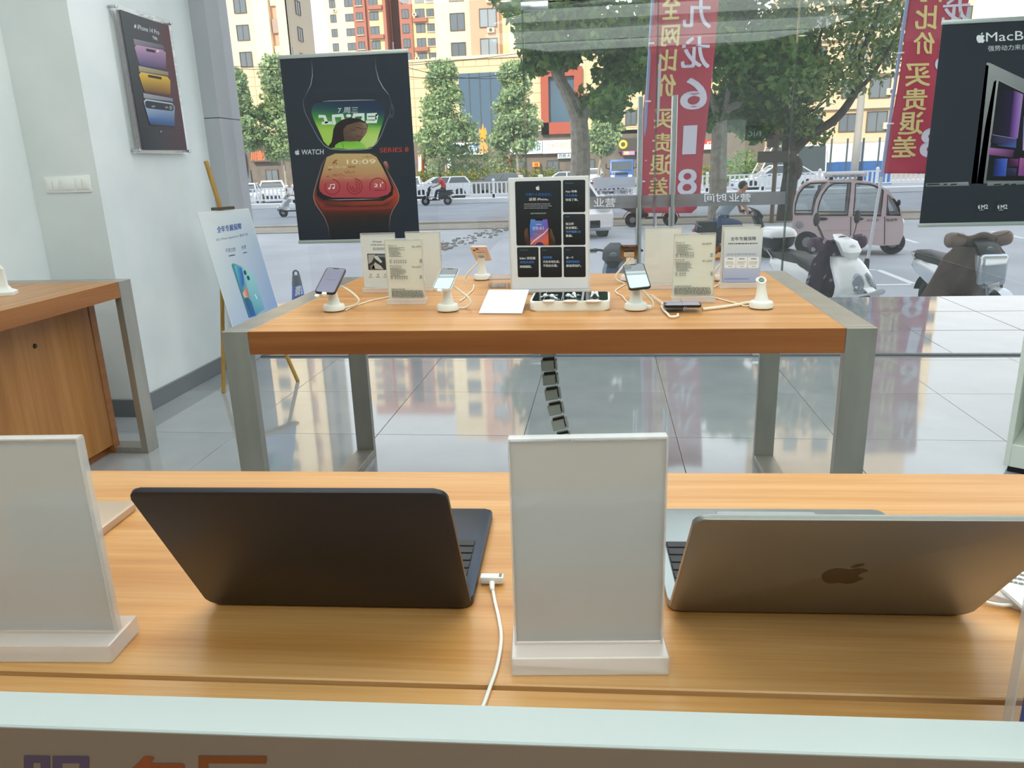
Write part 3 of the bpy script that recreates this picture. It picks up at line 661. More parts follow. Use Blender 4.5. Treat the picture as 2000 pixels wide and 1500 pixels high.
def pricelist(h,y,q,rows,seed,tl,bands):
    P=card(h,y); 
    for (x,yy,name,price,px_) in rows:
        P.text(name,q(x,yy),q(x+px_,yy),q(x-1,yy-14),GT,.02); P.text(price,q(tl-100+ (yy-rows[0][1])*.06,yy+18),q(tl+(yy-rows[0][1])*.06,yy+18),q(tl-100,yy-6),GT,.0)
        P.lines([q(x+4,yy+12),q(x+190,yy+12),q(x+204,yy+118),q(x+14,yy+118)],9 if yy==rows[0][1] else 7,GT,.42,seed+int(yy),.5)
    for (x,yy,n) in bands:
        for r in range(3):
            P.lines([q(x+r*2,yy+r*13),q(x+26,yy+r*13),q(x+26,yy+6+r*13),q(x+r*2,yy+6+r*13)],1,GT,.9,r,1,False)
            for k in range(n): P.lines([q(x+46+k*25,yy+r*13),q(x+62+k*25,yy+r*13),q(x+62+k*25,yy+6+r*13),q(x+46+k*25,yy+6+r*13)],1,GT,.9,r,1,False)
            P.lines([q(tl-12,yy+r*13-8),q(tl+12,yy+r*13-8),q(tl+12,yy+r*13-1),q(tl-12,yy+r*13-1)],1,GT,.9,r,1,False)
    return P
P=pricelist(h2,2.655,q,[(878,228,'iPhone 13','¥5,399',90),(895,449,'iPhone 13 mini','¥4,699',125)],3,1232,[(890,378,6),(903,552,6)])
P.lines([q(915,690),q(1140,690),q(1140,698),q(915,698)],1,GT,.9,1); P.lines([q(915,705),q(1266,705),q(1272,785),q(922,785)],9,'#77796f',.72,4,.95); P.build(h2)['kind']='stuff'
P=pricelist(h5,2.635,cv2,[(735,238,'iPhone 12','¥4,899',95),(728,415,'iPhone SE','¥3,499',98)],9,1105,[(733,350,6),(728,540,3)])
P.lines([cv2(724,675),cv2(985,675),cv2(985,682),cv2(724,682)],1,GT,.9,1); P.lines([cv2(722,690),cv2(1108,690),cv2(1104,768),cv2(722,768)],9,'#77796f',.72,4,.95); P.build(h5)['kind']='stuff'
P=card(h6,2.925); q=cv2
Q=[(1237,98),(1638,92),(1594,634),(1217,636)]; ys=[0,.25,.5,.75,1]; cs=['#dfe3e0','#d3dade','#c3cddd','#b3bfdb','#a3b0d6']
f=P.quad4([q(*p) for p in Q],None)
for k in range(4): P.px([f(0,ys[k]),f(1,ys[k]),f(1,ys[k+1]),f(0,ys[k+1])],[cs[k],cs[k],cs[k+1],cs[k+1]])
P.up().text('全年专属保障',q(1300,212),q(1560,208),q(1300,172),'#454b57',.025); P.lines([q(1275,236),q(1575,233),q(1575,247),q(1275,250)],1,GT,.9,4,1); P.lines([q(1262,345),q(1578,342),q(1578,366),q(1260,368)],2,GT,.35,4,.95)
for x in (1238,1357,1478):
    P.rrect([q(x,380),q(x+116,378),q(x+112,492),q(x-2,494)],'#e9eef0',.1); P.up(); P.lines([q(x+30,392),q(x+86,392),q(x+86,403),q(x+30,403)],1,GT,.9,x,1); P.lines([q(x+14,425),q(x+102,425),q(x+102,462),q(x+14,462)],3,'#8b9094',.4,x,.8); P.lines([q(x+38,472),q(x+78,472),q(x+78,479),q(x+38,479)],1,'#8b9094',.8,x,1,False)
P.lines([q(1232,598),q(1490,596),q(1488,608),q(1230,610)],1,'#8c9ac4',.9,4,1,False).build(h6)
# large privacy board
bd=thing('display_board','tall white board with six black printed tiles standing mid table','sign board',(-.2,2.90,T))
MB().box(-.152,.146,-.004,.004,.012,.428,.0015,1).build('board',mat('board_white','#e3e6ea',.4),bd)
MB().box(-.15,.15,-.055,.06,.0,.012,.002,1).build('acrylic_foot',M_acre,bd)
MB().box(-.155,-.149,-.006,.006,.01,.42,.001,1).box(.1435,.1495,-.006,.006,.01,.42,.001,1).build('clear_side_rail',M_acre,bd)
for x in (-.106,-.032): MB().box(x-.009,x+.009,-.003,.006,.42,.437,.003).build('hook_tab',M_sw,bd)
P=Print(Plane((0,2.8955,T),(1,0,0),(0,0,1)),.0003); q=cv3b; BK='#1d2126'
for Q in ([(511,118),(948,108),(952,722),(527,724)],[(964,105),(1176,102),(1176,407),(966,410)],[(966,425),(1176,424),(1178,718),(968,719)],[(530,740),(734,738),(738,1022),(540,1024)],[(750,738),(954,736),(956,1023),(756,1024)],[(970,735),(1178,733),(1180,1021),(974,1022)]):
    wd=Q[1][0]-Q[0][0]; P.rrect([q(*p) for p in Q],[ '#252b31','#15171a'],14/wd,wd/(Q[3][1]-Q[0][1]))
P.up().logo(q(728,178),9,'#d5d8da')
P.text('守候个人信息安全，',q(612,255),q(858,253),q(612,228),'#2f66b0',.02).text('这很 iPhone。',q(645,300),q(828,298),q(645,272),'#e4e6e8',.02)
P.lines([q(598,328),q(868,326),q(868,385),q(598,386)],3,'#a2a6aa',.35,5,.8); P.lines([q(660,415),q(806,413),q(806,426),q(660,428)],1,'#8f9498',.8,6,1)
# phone held in a hand
for pts in ([(604,640),(600,600),(612,565),(632,558),(640,600),(648,690),(652,720),(618,720),(606,680)],[(845,560),(858,570),(872,620),(888,660),(894,722),(838,722),(834,640)]): P.px([q(*p) for p in pts],['#6b4a3a']*4+['#3a2820']*(len(pts)-4))
P.up().rrect([q(642,464),q(832,464),q(834,722),q(652,722)],'#14171c',.14,.75); P.up()
rows=[(476,660,818,'#4f8fd0','#7b56b8'),(540,652,826,'#4a7fd0','#6a55b8'),(600,653,828,'#3f6fc0','#a8536a'),(640,654,829,'#4c68b8','#d8603a'),(680,656,830,'#c06a6a','#e0662c'),(720,658,830,'#7a4a90','#c85a28')]
for a,b_ in zip(rows,rows[1:]): P.px([q(a[1],a[0]),q(a[2],a[0]),q(b_[2],b_[0]),q(b_[1],b_[0])],[a[3],a[4],b_[4],b_[3]])
P.up().line([q(829,560),q(790,605),q(730,650),q(690,680),(q(660,715))],[1.2,2,3,2.4,1],'#e9c9c9').px([q(706,720),q(715,700),q(745,688),q(775,700),q(785,720)],'#3a2c6a')
P.px([q(700,470),q(778,470),q(772,488),q(706,488)],'#14171c').text('09:41',q(680,577),q(782,574),q(680,545),'#c4d4f0',.01).lines([q(708,520),q(765,520),q(765,529),q(708,529)],1,'#b4c8ec',.9,2,1)
W_='#d9dcdf'; B_='#3d78c4'
for t_,x0,x1,y,c in (('App 收集',990,1098,225,W_),('什么信息',990,1100,262,B_),('你说了算。',990,1108,303,W_),('独立的',992,1066,530,W_),('安全隔区，',992,1106,568,W_),('守护面容 ID',992,1132,605,'#5d8ccc'),('数据。',994,1056,643,W_),('Safari 浏览器',556,705,855,W_),('拒绝多余的',560,690,893,B_),('网络跟踪。',560,670,935,W_),('面容数据',778,862,848,B_),('只在本地生成，',778,934,888,W_),('不经由云端。',778,915,925,W_),('每一个',996,1066,850,W_),('健康数据都加',996,1120,888,B_),('都值得保护。',996,1138,926,W_)):
    P.text(t_,q(x0,y),q(x1,y-1),q(x0,y-24),c,.03)
for x,y,w in ((988,135,75),(990,452,35),(556,768,78),(772,768,40),(994,765,38)): P.lines([q(x,y-5),q(x+w,y-5),q(x+w,y+4),q(x,y+4)],1,'#45678a',.9,x,1)
P.build(bd)
# clear block behind the board
ab=thing('acrylic_block','clear acrylic wedge block standing behind the left side of black tiled board','acrylic block',(-.385,3.07,T))
MB().box(-.075,.12,-.06,.06,.0005,.035,.002,1).build('block_body',M_acr,ab)
MB().box(-.078,.123,-.063,.063,.0355,.039,.001,1).build('silver_plate',mat('silver_plate','#b3aeb0',.25,.6),ab)
# sloping blank card
fc=thing('card_stand','sloping acrylic card stand with white card lying left of earphone tray','card stand',(-.35,2.56,T))
q_=[at(935,611.5,z=T+.004),at(1019.5,612,z=T+.004),at(1033,566,z=T+.05),at(954.8,566,z=T+.05)]
n=(q_[1]-q_[0]).cross(q_[2]-q_[0]).normalized()
for dz,nm,mm,th_ in ((0,'sloping_sheet',M_acre,.004),(.0006,'printed_card',mat('bright_paper','#f4f8f8',.5),.0004)):
    m=MB(); A=[m._v(p+n*dz) for p in q_]; B=[m._v(p+n*(dz-th_)) for p in q_]; m._f(A); m._f(B[::-1])
    for i in range(4): m._f([A[i],A[(i+1)%4],B[(i+1)%4],B[i]])
    m.build(nm,mm,fc,world=True)
m=MB(); m.box(-.065,.075,.09,.094,0,.047).build('back_support',M_acre,fc)
P=Print(Plane(q_[0]+n*.001,q_[1]-q_[0],q_[3]-q_[0]),.0001); P.lines([cv3b(560,1170),cv3b(610,1170),cv3b(600,1180),cv3b(558,1180)],1,'#c9d4d6',.8); P.lines([cv3b(380,1285),cv3b(520,1285),cv3b(515,1310),cv3b(375,1310)],2,'#c9d4d6',.4); P.build(fc)
# earphone tray
et=thing('earphone_tray','white rounded tray with black top and three earphone displays','display tray',(-.112,2.60,T),0)
MB().prism(rr(.268,.19,.02,6),.0005,.034,'z',.006,3).build('tray_body',M_sw,et)
MB().prism(rr(.254,.176,.015,6),.0335,.0349,'z').build('glossy_top',mat('glossy_dark_glass','#1c2a2b',.06),et)
for x in (-.088,-.028,.043): MB().box(x-.0012 if x<.03 else x-.005,x+.0012 if x<.03 else x+.003,-.086,.086,.0349,.0353).build('divider',mat('divider_grey','#a9abad',.3),et)
M_pod=mat('earphone_white','#f6f8f8',.2)
def bud(p,rz):
    g=thing('earphone','','earphone',p,rz,'earphones on the white tray')
    MB().ell((0,0,.011),(.0075,.0065,.0065),12,8).build('earbud_head',M_pod,g); MB().tube([(0.002,0,.010),(.014,0,.004),(.020,0,.0025)],[.0032,.0030,.0026],8).build('stem',M_pod,g)
    MB().lathe([(0,.0),(.004,0),(.0045,.004),(0,.004)],10,(-.006,0,.008)).build('ear_tip',mat('ear_tip_grey','#d5d8d8',.4),g); return g
for (x,y),rz,lb in (((1065,583),2.6,'white earphone lying left in left section of tray'),((1078,584),-.3,'white earphone lying right in left section of tray'),((1110,583),.3,'white earphone left in middle section of tray'),((1121,580),-1.2,'white earphone right in middle section of tray'),((1158,579),-1.9,'white earphone left in right section of tray'),((1165,579),-1.2,'white earphone right in right section of tray')):
    bud(at(x,y,z=T+.0355),rz)['label']=lb
for x,w in ((1071,.022),(1114,.026),(1159,.028)):
    p=at(x,589.5,z=T+.035); MB().ell((p.x+.112,p.y-2.60+.016,.0350),(w,.012,.0045),16,8).build('earphone_rest',M_pod,et)
P=Print(Plane((-.112,2.6,T+.0352),(1,0,0),(0,1,0)),.0001); cq=lambda x,y:(1020+x*.09,560+y*.09)
P.text('主动降噪音质',cq(460,205),cq(770,203),cq(470,165),'#8f9a9b',.02).text('通透模式 H1',cq(600,292),cq(810,290),cq(600,255),'#8f9a9b',.02).text('智能连接，',cq(960,200),cq(1270,196),cq(965,160),'#8f9a9b',.02); P.build(et)
# cable chain under the table
ch=thing('cable_chain','grey segmented cable chain hanging under the display table','cable chain',(-.2,2.78,0))
path=cat_rom([(-.213,2.78,.757),(-.206,2.78,.66),(-.198,2.78,.55),(-.178,2.78,.43),(-.148,2.78,.31),(-.125,2.78,.2),(-.11,2.78,.1),(-.105,2.78,.02)],6,False)
L=0; pts=[path[0]]; acc=0
for a,b in zip(path,path[1:]):
    acc+=(b-a).length
    if acc>=.0475: pts.append(b); acc=0
M_chn=mat('chain_grey','#c2c5bb',.4)
seg=None
for a,b in zip(pts,pts[1:]):
    mid=(a+b)/2; an=math.atan2(-(b-a).x,-(b-a).z)
    if seg is None:
        m=MB(); m.box(-.030,.020,-.018,.018,-.0205,.0195,.002,1).box(.0225,.030,-.018,.018,-.0205,.0195,.002,1); seg=m.build('chain_link',M_chn,ch); o=seg
        hg=MB().box(-.022,.022,-.008,.008,.018,.028).box(.0198,.0227,-.0187,.0187,-.012,.014).build('link_hinge',M_black,seg)
    else:
        o=place('chain_link',seg.data,ch,(0,0,0)); h2_=place('link_hinge',hg.data,o,(0,0,0))
    o.location=mid-V((-.2,2.78,0)); o.rotation_euler=(0,-an if False else math.atan2((b-a).x,-(b-a).z)*-1,0)
MB().box(-.04,.02,-.03,.03,.755,.762).box(-.03,.01,-.02,.02,.72,.757).build('mount_plate',M_black,ch)
# watch on stand, left counter
ws=thing('watch_stand','white watch display stand at the back of wall counter','watch stand',(-2.585,3.0,T),math.radians(25))
MB().loft([[(x*k,y*k*.85,z) for x,y in ((-.045,-.045),(.045,-.045),(.045,.045),(-.045,.045))] for k,z in ((1,.0005),(1,.014),(.62,.024),(.42,.04),(.36,.10),(.38,.112))]).build('stand_body',M_sw,ws)
MB().tube([(-.03,0,.108),(0,0,.112),(.012,0,.116)],[.014,.017,.015],12).build('stand_arm',M_sw,ws)
wt=thing('wrist_watch','dark faced wrist watch with grey strap hung on the white stand','watch',(-2.60,2.985,T+.112),math.radians(25))
m=MB(); m.M=Matrix.Rotation(math.radians(-25),4,'Y')@Matrix.Rotation(math.radians(18),4,'X'); m.prism(rr(.038,.044,.01,5),.014,.025,'z',.003).build('watch_case',mat('watch_grey','#8f9290',.3,.7),wt)
m=MB(); m.M=Matrix.Rotation(math.radians(-25),4,'Y')@Matrix.Rotation(math.radians(18),4,'X'); m.prism(rr(.034,.04,.009,5),.0248,.0262,'z').build('watch_face',mat('watch_glass','#2a2d2c',.08),wt)
lp_=[(.026*math.cos(t)-.012,0,.0+.024*math.sin(t)) for t in [math.radians(80+280*i/20) for i in range(21)]]
m=MB(); m.loft([[ (x,-.012,z),(x,.012,z),(x*1.06+.0006,.012,z*1.06),(x*1.06+.0006,-.012,z*1.06)] for x,_,z in lp_]).build('strap',mat('strap_grey','#b9bdb9',.5),wt)
# low white cabinet at the right edge
rc=thing('white_cabinet','white shelf unit whose side edge shows at the right of the photo','cabinet',tuple(at(1957,921,z=0)),math.radians(-34))
M_cab=mat('cabinet_cream','#dfe5dc',.5)
MB().box(0,.022,0,.4,.03,.95,.002,1).build('side_panel',M_cab,rc); MB().box(.022,.7,-.002,.4,.03,.13,.002,1).build('bottom_panel',M_cab,rc); MB().box(0,.722,0,.4,.95,.97,.002,1).build('top_panel',M_cab,rc)
MB().box(.7,.722,0,.4,.03,.95,.002,1).build('side_panel',M_cab,rc); MB().box(.022,.7,.385,.4,.13,.95).build('back_panel',M_cab,rc); MB().box(.022,.7,.02,.385,.44,.455,.001,1).build('shelf',M_steel,rc); MB().box(.015,.7,.02,.38,0,.03).build('plinth',M_black,rc)
# ---------------- posters and wall fittings ----------------
M_rail=mat('poster_rail','#b4bdb8',.35,.5)
def hanging(name,label,x0,x1,z0,z1,y):
    t=thing(name,label,'poster',((x0+x1)/2,y,z1)); w=(x1-x0)/2; h=z1-z0
    MB().box(-w,w,-.0015,.0015,-h+.01,-.01).build('sheet',mat('poster_black','#2a313a',.3),t)
    for a in (-.022,-h): MB().box(-w-.006,w+.006,-.008,.008,a,a+.024,.003).build('hanging_rail',M_rail,t)
    for s in (-1,1):
        MB().tube([(s*(w-.09),0,0),(s*(w-.09),0,3.2-z1)],.0006,5).build('suspension_wire',mat('wire_clear','#9aa3a0',.4),t)
        MB().tube([(s*(w-.09),0,0),(s*(w-.09),0,.045)],.004,6).build('wire_hook',M_chrome,t)
    return t
wp=hanging('hanging_poster','black hanging poster with two printed wrist watches in front of window',-2.055,-1.218,.872,2.058,5.03)
P=Print(Plane((0,5.0285,1.5),(1,0,0),(0,0,1)),.0003)
c4=lambda x,y:(575+x*.13337,90+y*.13333); c5=lambda x,y:(575+x*.13337,280+y*.13333)
body=[(245,150),(262,330),(264,440),(240,570),(180,690),(137,775),(127,830),(150,960),(240,1140),(340,1330),(430,1450),(520,1505),(700,1520),(950,1518),(1110,1500),(1200,1430),(1270,1310),(1350,1100),(1400,1000),(1422,880),(1412,800),(1385,715),(1300,610),(1235,490),(1195,340),(1183,130)]
P.px([c4(*p) for p in body],['#28303a']*len(body)); P.up()
P.px([c4(*p) for p in ((1395,1050),(1425,860),(1445,850),(1465,920),(1460,1010),(1440,1055))],['#3d434d']*6)
for k in range(5): P.line([c4(1415,940+k*16),c4(1440,938+k*16)],.8,'#8b9099')
edge=[c4(*p) for p in ((245,150),(262,330),(264,440),(240,570),(180,690),(137,775))]; P.line(edge,[.3,1,1.4,1.4,1.2,.8],['#262c34','#7b838c','#8d959e','#8d959e','#5a626b','#3a424a'])
edge=[c4(*p) for p in ((1183,130),(1195,340),(1235,490),(1300,610),(1385,715))]; P.line(edge,[.3,1,1.4,1.4,1],['#262c34','#7b838c','#9aa2ab','#9aa2ab','#6a727b'])
edge=[c4(*p) for p in ((137,775),(127,830),(150,960),(240,1140),(340,1330),(430,1450),(520,1505),(700,1520),(950,1518),(1110,1500),(1200,1430),(1270,1310),(1350,1100),(1400,1000),(1422,880),(1412,800),(1385,715))]; P.line(edge,1.3,['#4b535c','#555d66','#6b737c','#6b737c','#7b838c','#8f979a','#9fa89a','#a0aa98','#a0aa98','#a0a898','#8b9390','#7b838c','#6b737c','#555d66','#4b535c','#444c55','#3a424a'])
P.px([c4(*p) for p in ((300,640),(700,600),(1200,610),(1330,720),(1400,830),(1300,790),(330,815),(200,860),(180,800))],['#2c343d']*3+['#272e37']*6); P.up()
rows=[(815,345,1215,'#26374c','#22304a'),(870,275,1290,'#26424c','#22304a'),(940,250,1318,'#2a5a4c','#24324c'),(1000,256,1320,'#3a7a44','#254452'),(1080,285,1306,'#57963e','#2d6a44'),(1150,318,1288,'#86b548','#3d8444'),(1220,350,1262,'#9cc450','#8cb850'),(1310,392,1234,'#a3c656','#aecb68'),(1400,430,1208,'#9fc74c','#b6cf78'),(1460,490,1160,'#9ac646','#b6cf70'),(1500,570,1060,'#98c444','#b0cc68')]
for a,b in zip(rows,rows[1:]): P.px([c4(a[1],a[0]),c4(a[2],a[0]),c4(b[2],b[0]),c4(b[1],b[0])],[a[3],a[4],b[4],b[3]])
P.line([c4(345,822),c4(500,805),c4(900,792),c4(1150,790),c4(1215,795)],[.4,1.4,1.6,1.3,.4],['#3a424a','#8d959e','#8d959e','#7b838c','#3a424a'])
P.up().text('7 周三',c4(635,985),c4(930,978),c4(640,900),'#b9c4c6',.02)
WT='#d3dfd4'
def blk(pts,col=WT,w=5.2): P.line([c4(*p) for p in pts],w*1.25,col)
blk(((355,1030),(440,1030),(475,1130)),w=5); blk(((400,1130),(560,1125)),w=4.5)
blk(((585,1150),(570,1025),(700,1015),(715,1100)),w=6); P.ellipse(c4(795,1020),5,3.2,WT)
blk(((870,1070),(875,1010),(1010,1005),(1000,1100)),w=6); blk(((1210,1000),(1070,1005),(1070,1060),(1200,1055),(1210,1000),(1195,1110),(1050,1110)),w=4.6)
P.up().px([c4(*p) for p in ((490,1480),(545,1400),(560,1320),(572,1220),(610,1140),(700,1078),(820,1050),(940,1060),(1030,1105),(1078,1175),(1060,1260),(960,1400),(800,1400),(650,1420),(590,1490))],['#26201f']*15)
P.up().px([c4(*p) for p in ((735,1400),(720,1300),(715,1220),(770,1160),(880,1125),(960,1105),(1040,1130),(1070,1185),(1075,1215),(1056,1262),(1045,1285),(1030,1312),(1000,1325),(985,1360),(940,1392),(860,1398))],['#54423a']*3+['#67523f']*3+['#8f7660']*3+['#7d6350']*4+['#5c463a']*3)
P.up().line([c4(900,1195),c4(960,1200),c4(985,1215)],1.2,'#1d1614').line([c4(1010,1215),c4(1065,1205)],1.0,'#1d1614').line([c4(985,1215),c4(1000,1270),c4(975,1285)],.8,'#33261f').line([c4(900,1315),c4(985,1325)],1.0,'#2c1c18').line([c4(830,1220),c4(900,1240)],.9,'#1d1614')
P.px([c4(*p) for p in ((590,1495),(600,1450),(650,1415),(720,1395),(820,1398),(940,1392),(1020,1440),(1060,1500),(800,1512))],['#7cbf3e']*3+['#6fb038']*3+['#8cc455']*3); P.line([c4(705,1420),c4(720,1500)],.7,'#4f8a2c')
P.logo(c5(45,128),11,'#c5cad3'); P.text('WATCH',c5(105,165),c5(428,160),c5(105,92),'#c5cad3',.03); P.text('SERIES 8',c5(1252,135),c5(1672,122),c5(1252,68),'#c0463a',.01)
b2=[(540,1420),(515,1330),(490,1200),(440,1080),(380,990),(310,890),(280,790),(290,700),(330,560),(400,330),(450,220),(500,165),(600,148),(1100,140),(1200,160),(1270,240),(1360,400),(1450,560),(1510,680),(1535,770),(1520,850),(1440,980),(1405,1070),(1390,1200),(1390,1340)]
P.px([c5(*p) for p in b2],['#1f2228','#22262c','#2a2826','#3a2622','#5a2a20','#963a24','#a04228','#6a3a30','#4a3432','#4a3a38','#4a3f3c','#564c44','#6b604f','#6b604f','#4a4440','#463c3a','#46383a','#5a3834','#8a3a28','#a8442c','#9a3c26','#5a2a20','#2e2624','#22262c','#1f2228']); P.up()
P.px([c5(*p) for p in ((1300,285),(1325,258),(1360,270),(1390,340),(1392,400),(1370,410),(1330,350))],['#7a4a44','#b08a80','#9a5a50','#7a2f28','#6a2420','#4a2020','#5a2a28'])
P.line([c5(*p) for p in ((540,1420),(515,1330),(490,1200),(440,1080),(380,990),(310,890),(280,790),(290,700),(330,560),(400,330),(450,220))],[.3,.8,1.2,1.3,1.3,1.4,1.4,1.3,1.2,1.1,.6],['#262a30','#6a4a48','#8a6a66','#9a7a76','#a0807c','#b07a6c','#b07a6c','#a08884','#9a8a88','#8a8080','#5a5450'])
P.line([c5(*p) for p in ((1390,1340),(1390,1200),(1405,1070),(1440,980),(1520,850),(1535,770),(1510,680),(1450,560),(1360,400),(1270,240))],[.3,.9,1.2,1.3,1.3,1.4,1.3,1.2,1,.6],['#262a30','#7a5a58','#9a7a78','#a08080','#b07a6c','#b07a6c','#a08884','#9a8a88','#8a8080','#5a5450'])
P.px([c5(*p) for p in ((300,760),(360,840),(520,900),(900,915),(1300,895),(1460,800),(1500,720),(1440,940),(1300,990),(900,1010),(560,990),(400,960))],['#a8402a','#8a3426','#4a2a28','#3c2524','#4a2a28','#8a3426','#a8402a','#8a3426','#4a2824','#3c2420','#4a2824','#8a3426'])
P.up(); gl=[(330,640),(330,760),(420,830),(700,850),(1300,840),(1440,760),(1450,640),(1300,300),(1210,180),(1100,142),(600,150),(490,175),(420,330)]
P.px([c5(*p) for p in gl],['#1f1c20']*6+['#241f22']*7); P.up()
rows=[(150,600,1110,'#bfa36e'),(200,478,1205,'#bfa26e'),(320,440,1275,'#bb9a6a'),(430,408,1332,'#b88e62'),(500,388,1365,'#b5785a'),(560,374,1392,'#b05a52'),(640,362,1420,'#ae4a4e'),(700,375,1412,'#ad454c'),(750,430,1370,'#ad434c'),(795,560,1220,'#ab404a')]
for a,b in zip(rows,rows[1:]): P.px([c5(a[1],a[0]),c5(a[2],a[0]),c5(b[2],b[0]),c5(b[1],b[0])],[a[3],a[3],b[3],b[3]])
P.line([c5(490,822),c5(650,826),c5(1000,818),c5(1300,812)],[.5,1.6,1.6,.5],['#4a4244','#9a9294','#9a9294','#4a4244'])
P.up().text('10:09',c5(770,302),c5(1190,298),c5(770,238),'#e6d9b8',.02).text('7 周三',c5(1000,212),c5(1150,210),c5(1000,188),'#6a4a30',.0)
P.text('98 次/分',c5(495,365),c5(760,360),c5(500,332),'#d9c69a',.02).text('现在',c5(790,360),c5(900,357),c5(790,330),'#7a3c22',.03).lines([c5(497,378),c5(565,378),c5(565,397),c5(497,397)],1,'#7a3c22',.8,1)
P.lines([c5(475,478),c5(525,478),c5(525,494),c5(475,494)],1,'#7a3c22',.8,1)
rd=random.Random(5)
for k in range(26):
    x=575+k*12.5; y=470-min(60,abs(k-20)*-6+90)*(.6 if k>12 else .1)+rd.uniform(-12,12); hh=rd.uniform(8,30); P.line([c5(x,y-hh),c5(x,y)],.8,'#8a3a26')
P.line([c5(560,290),c5(600,255),c5(625,250)],1.4,'#7a3018').line([c5(585,275),c5(625,295),c5(612,310)],1.4,'#7a3018').line([c5(570,305),c5(590,280)],1.2,'#7a3018').ellipse(c5(615,247),1.3,1.3,'#7a3018',8)
for k in range(16): P.line([c5(920+k*24,400),c5(920+k*25,500)],.35,'#c8a478')
for k,x in enumerate((560,735,930,1090)): P.lines([c5(x,500),c5(x+95,500),c5(x+95,514),c5(x,514)],1,'#cf8a72',.8,k,1)
for cx,cyy in ((560,640),(885,632)): P.ring(c5(cx,cyy),14.6,1.9,'#94252e',-90,210)
for rr_ in (9.6,5): P.ring(c5(888,630),rr_,1.7,'#94252e',-90,190)
P.ring(c5(1225,628),15.8,1.9,'#94252e',150,395); P.ellipse(c5(1292,575),1.6,1.4,'#f0d0cc',8)
P.text('21',c5(1168,640),c5(1270,638),c5(1168,592),'#f2dcdc',.04); P.line([c5(525,660),c5(530,605),c5(592,598),c5(588,650)],1.5,'#f6e6e6').ellipse(c5(512,660),2.2,1.7,'#f6e6e6',10).ellipse(c5(574,655),2.2,1.7,'#f6e6e6',10)
P.lines([c5(1170,680),c5(1310,680),c5(1310,694),c5(1170,694)],1,'#7a2028',.8,3,1)
P.build(wp)
mp=hanging('hanging_poster','black hanging poster with printed silver notebook computers at right of window',1.934,2.80,.895,2.062,5.03)
P=Print(Plane((0,5.0285,1.5),(1,0,0),(0,0,1)),.0003); c8=lambda x,y:(1820+x*.30664,y*.30667)
P.logo(c8(312,240),20,'#dfe6e6'); P.text('MacBook Pro',c8(345,266),c8(960,236),c8(345,208),'#dfe6e6',.015); P.text('强势动力来自 M2 Pro 和 M2 Max',c8(358,327),c8(960,297),c8(358,292),'#cfd6d6',.01)
P.px([c8(*p) for p in ((250,1170),(345,410),(352,398),(372,402),(900,650),(900,1170))],['#5a5f62','#9a9f9e','#a2a7a6','#9a9f9e','#6a6f70','#2a2e32'])
P.px([c8(*p) for p in ((250,1170),(345,410),(362,420),(285,1172))],['#3c4042','#7c8180','#7a7f7e','#484c4e']); P.px([c8(*p) for p in ((395,520),(412,510),(330,1175),(285,1172),(340,800))],['#2c3034','#3a3e42','#16191d','#3c4044','#2c3034']); P.up()
P.px([c8(*p) for p in ((328,1165),(412,512),(422,504),(900,740),(900,1165))],['#6c7072','#a8acac','#9ca0a0','#5c6062','#3c4042']); P.up().px([c8(*p) for p in ((345,1150),(425,514),(900,748),(900,1150))],['#0e1014','#14181c','#14181c','#0e1014']); P.up()
def pq_(pts,cols): P.px([c8(*p) for p in pts],cols)
pq_([(520,575),(580,600),(545,880),(490,872)],['#3a2058','#b08ad0','#a070c8','#2a1848']); pq_([(425,560),(520,585),(490,870),(385,850)],['#12151a','#2a1c44','#241a3e','#14161c'])
pq_([(380,858),(540,885),(535,940),(420,925),(372,905)],['#20202c','#504884','#4a6ac0','#20243c','#181a24']); pq_([(365,940),(525,955),(515,1003),(360,985)],['#b070b0','#5a3060','#3a2038','#8a508a'])
pq_([(400,1010),(480,1010),(468,1122),(385,1122)],['#141c40','#5070d8','#3a58c8','#101838']); pq_([(488,1010),(552,1012),(548,1060),(484,1058)],['#3a1838','#8a4080','#5a2858','#2a1028']); pq_([(480,1070),(540,1072),(536,1120),(474,1120)],['#2a2c50','#4a3868','#2a2040','#181a34'])
pq_([(560,1005),(700,1015),(700,1120),(548,1120)],['#b060a0','#6a3070','#2a1838','#8a4890']); pq_([(584,740),(700,790),(700,960),(578,958)],['#7a60c0','#3a3080','#6a4898','#c0a8e0'])
P.line([c8(385,858),c8(540,884)],.8,'#c8b8d8').line([c8(365,940),c8(360,985)],.9,'#d8a8d0').line([c8(580,600),c8(545,880)],.9,'#d0b0e8').line([c8(480,1010),c8(468,1122)],.8,'#90a8f0').line([c8(420,925),c8(535,940)],.7,'#8098e0')
P.px([c8(*p) for p in ((-40,1168),(232,1158),(236,1182),(-40,1190))],['#7c8284','#9ca2a2','#7c8284','#5c6264']).px([c8(*p) for p in ((355,1160),(900,1140),(900,1160),(352,1184))],['#8c9292','#8c9292','#5c6264','#7c8284']); P.up()
for x0,x1 in ((-30,48),(75,97),(118,158),(395,440),(460,490),(505,535)): P.px([c8(x0,1172),c8(x1,1169),c8(x1,1177),c8(x0,1180)],'#1c2024')
for x in (275,395): P.px([c8(x,1272),c8(x+82,1269),c8(x+84,1350),c8(x+2,1352)],'#262d34')
P.up()
for x in (290,414): P.logo(c8(x+10,1316),9,'#cfd6d6',sx=.5); P.text('M2',c8(x+24,1332),c8(x+66,1329),c8(x+24,1305),'#dfe6e6',.03); P.lines([c8(x+12,1336),c8(x+40,1335),c8(x+40,1342),c8(x+12,1343)],1,'#a0a8a8',.8,2,1)
P.build(mp)
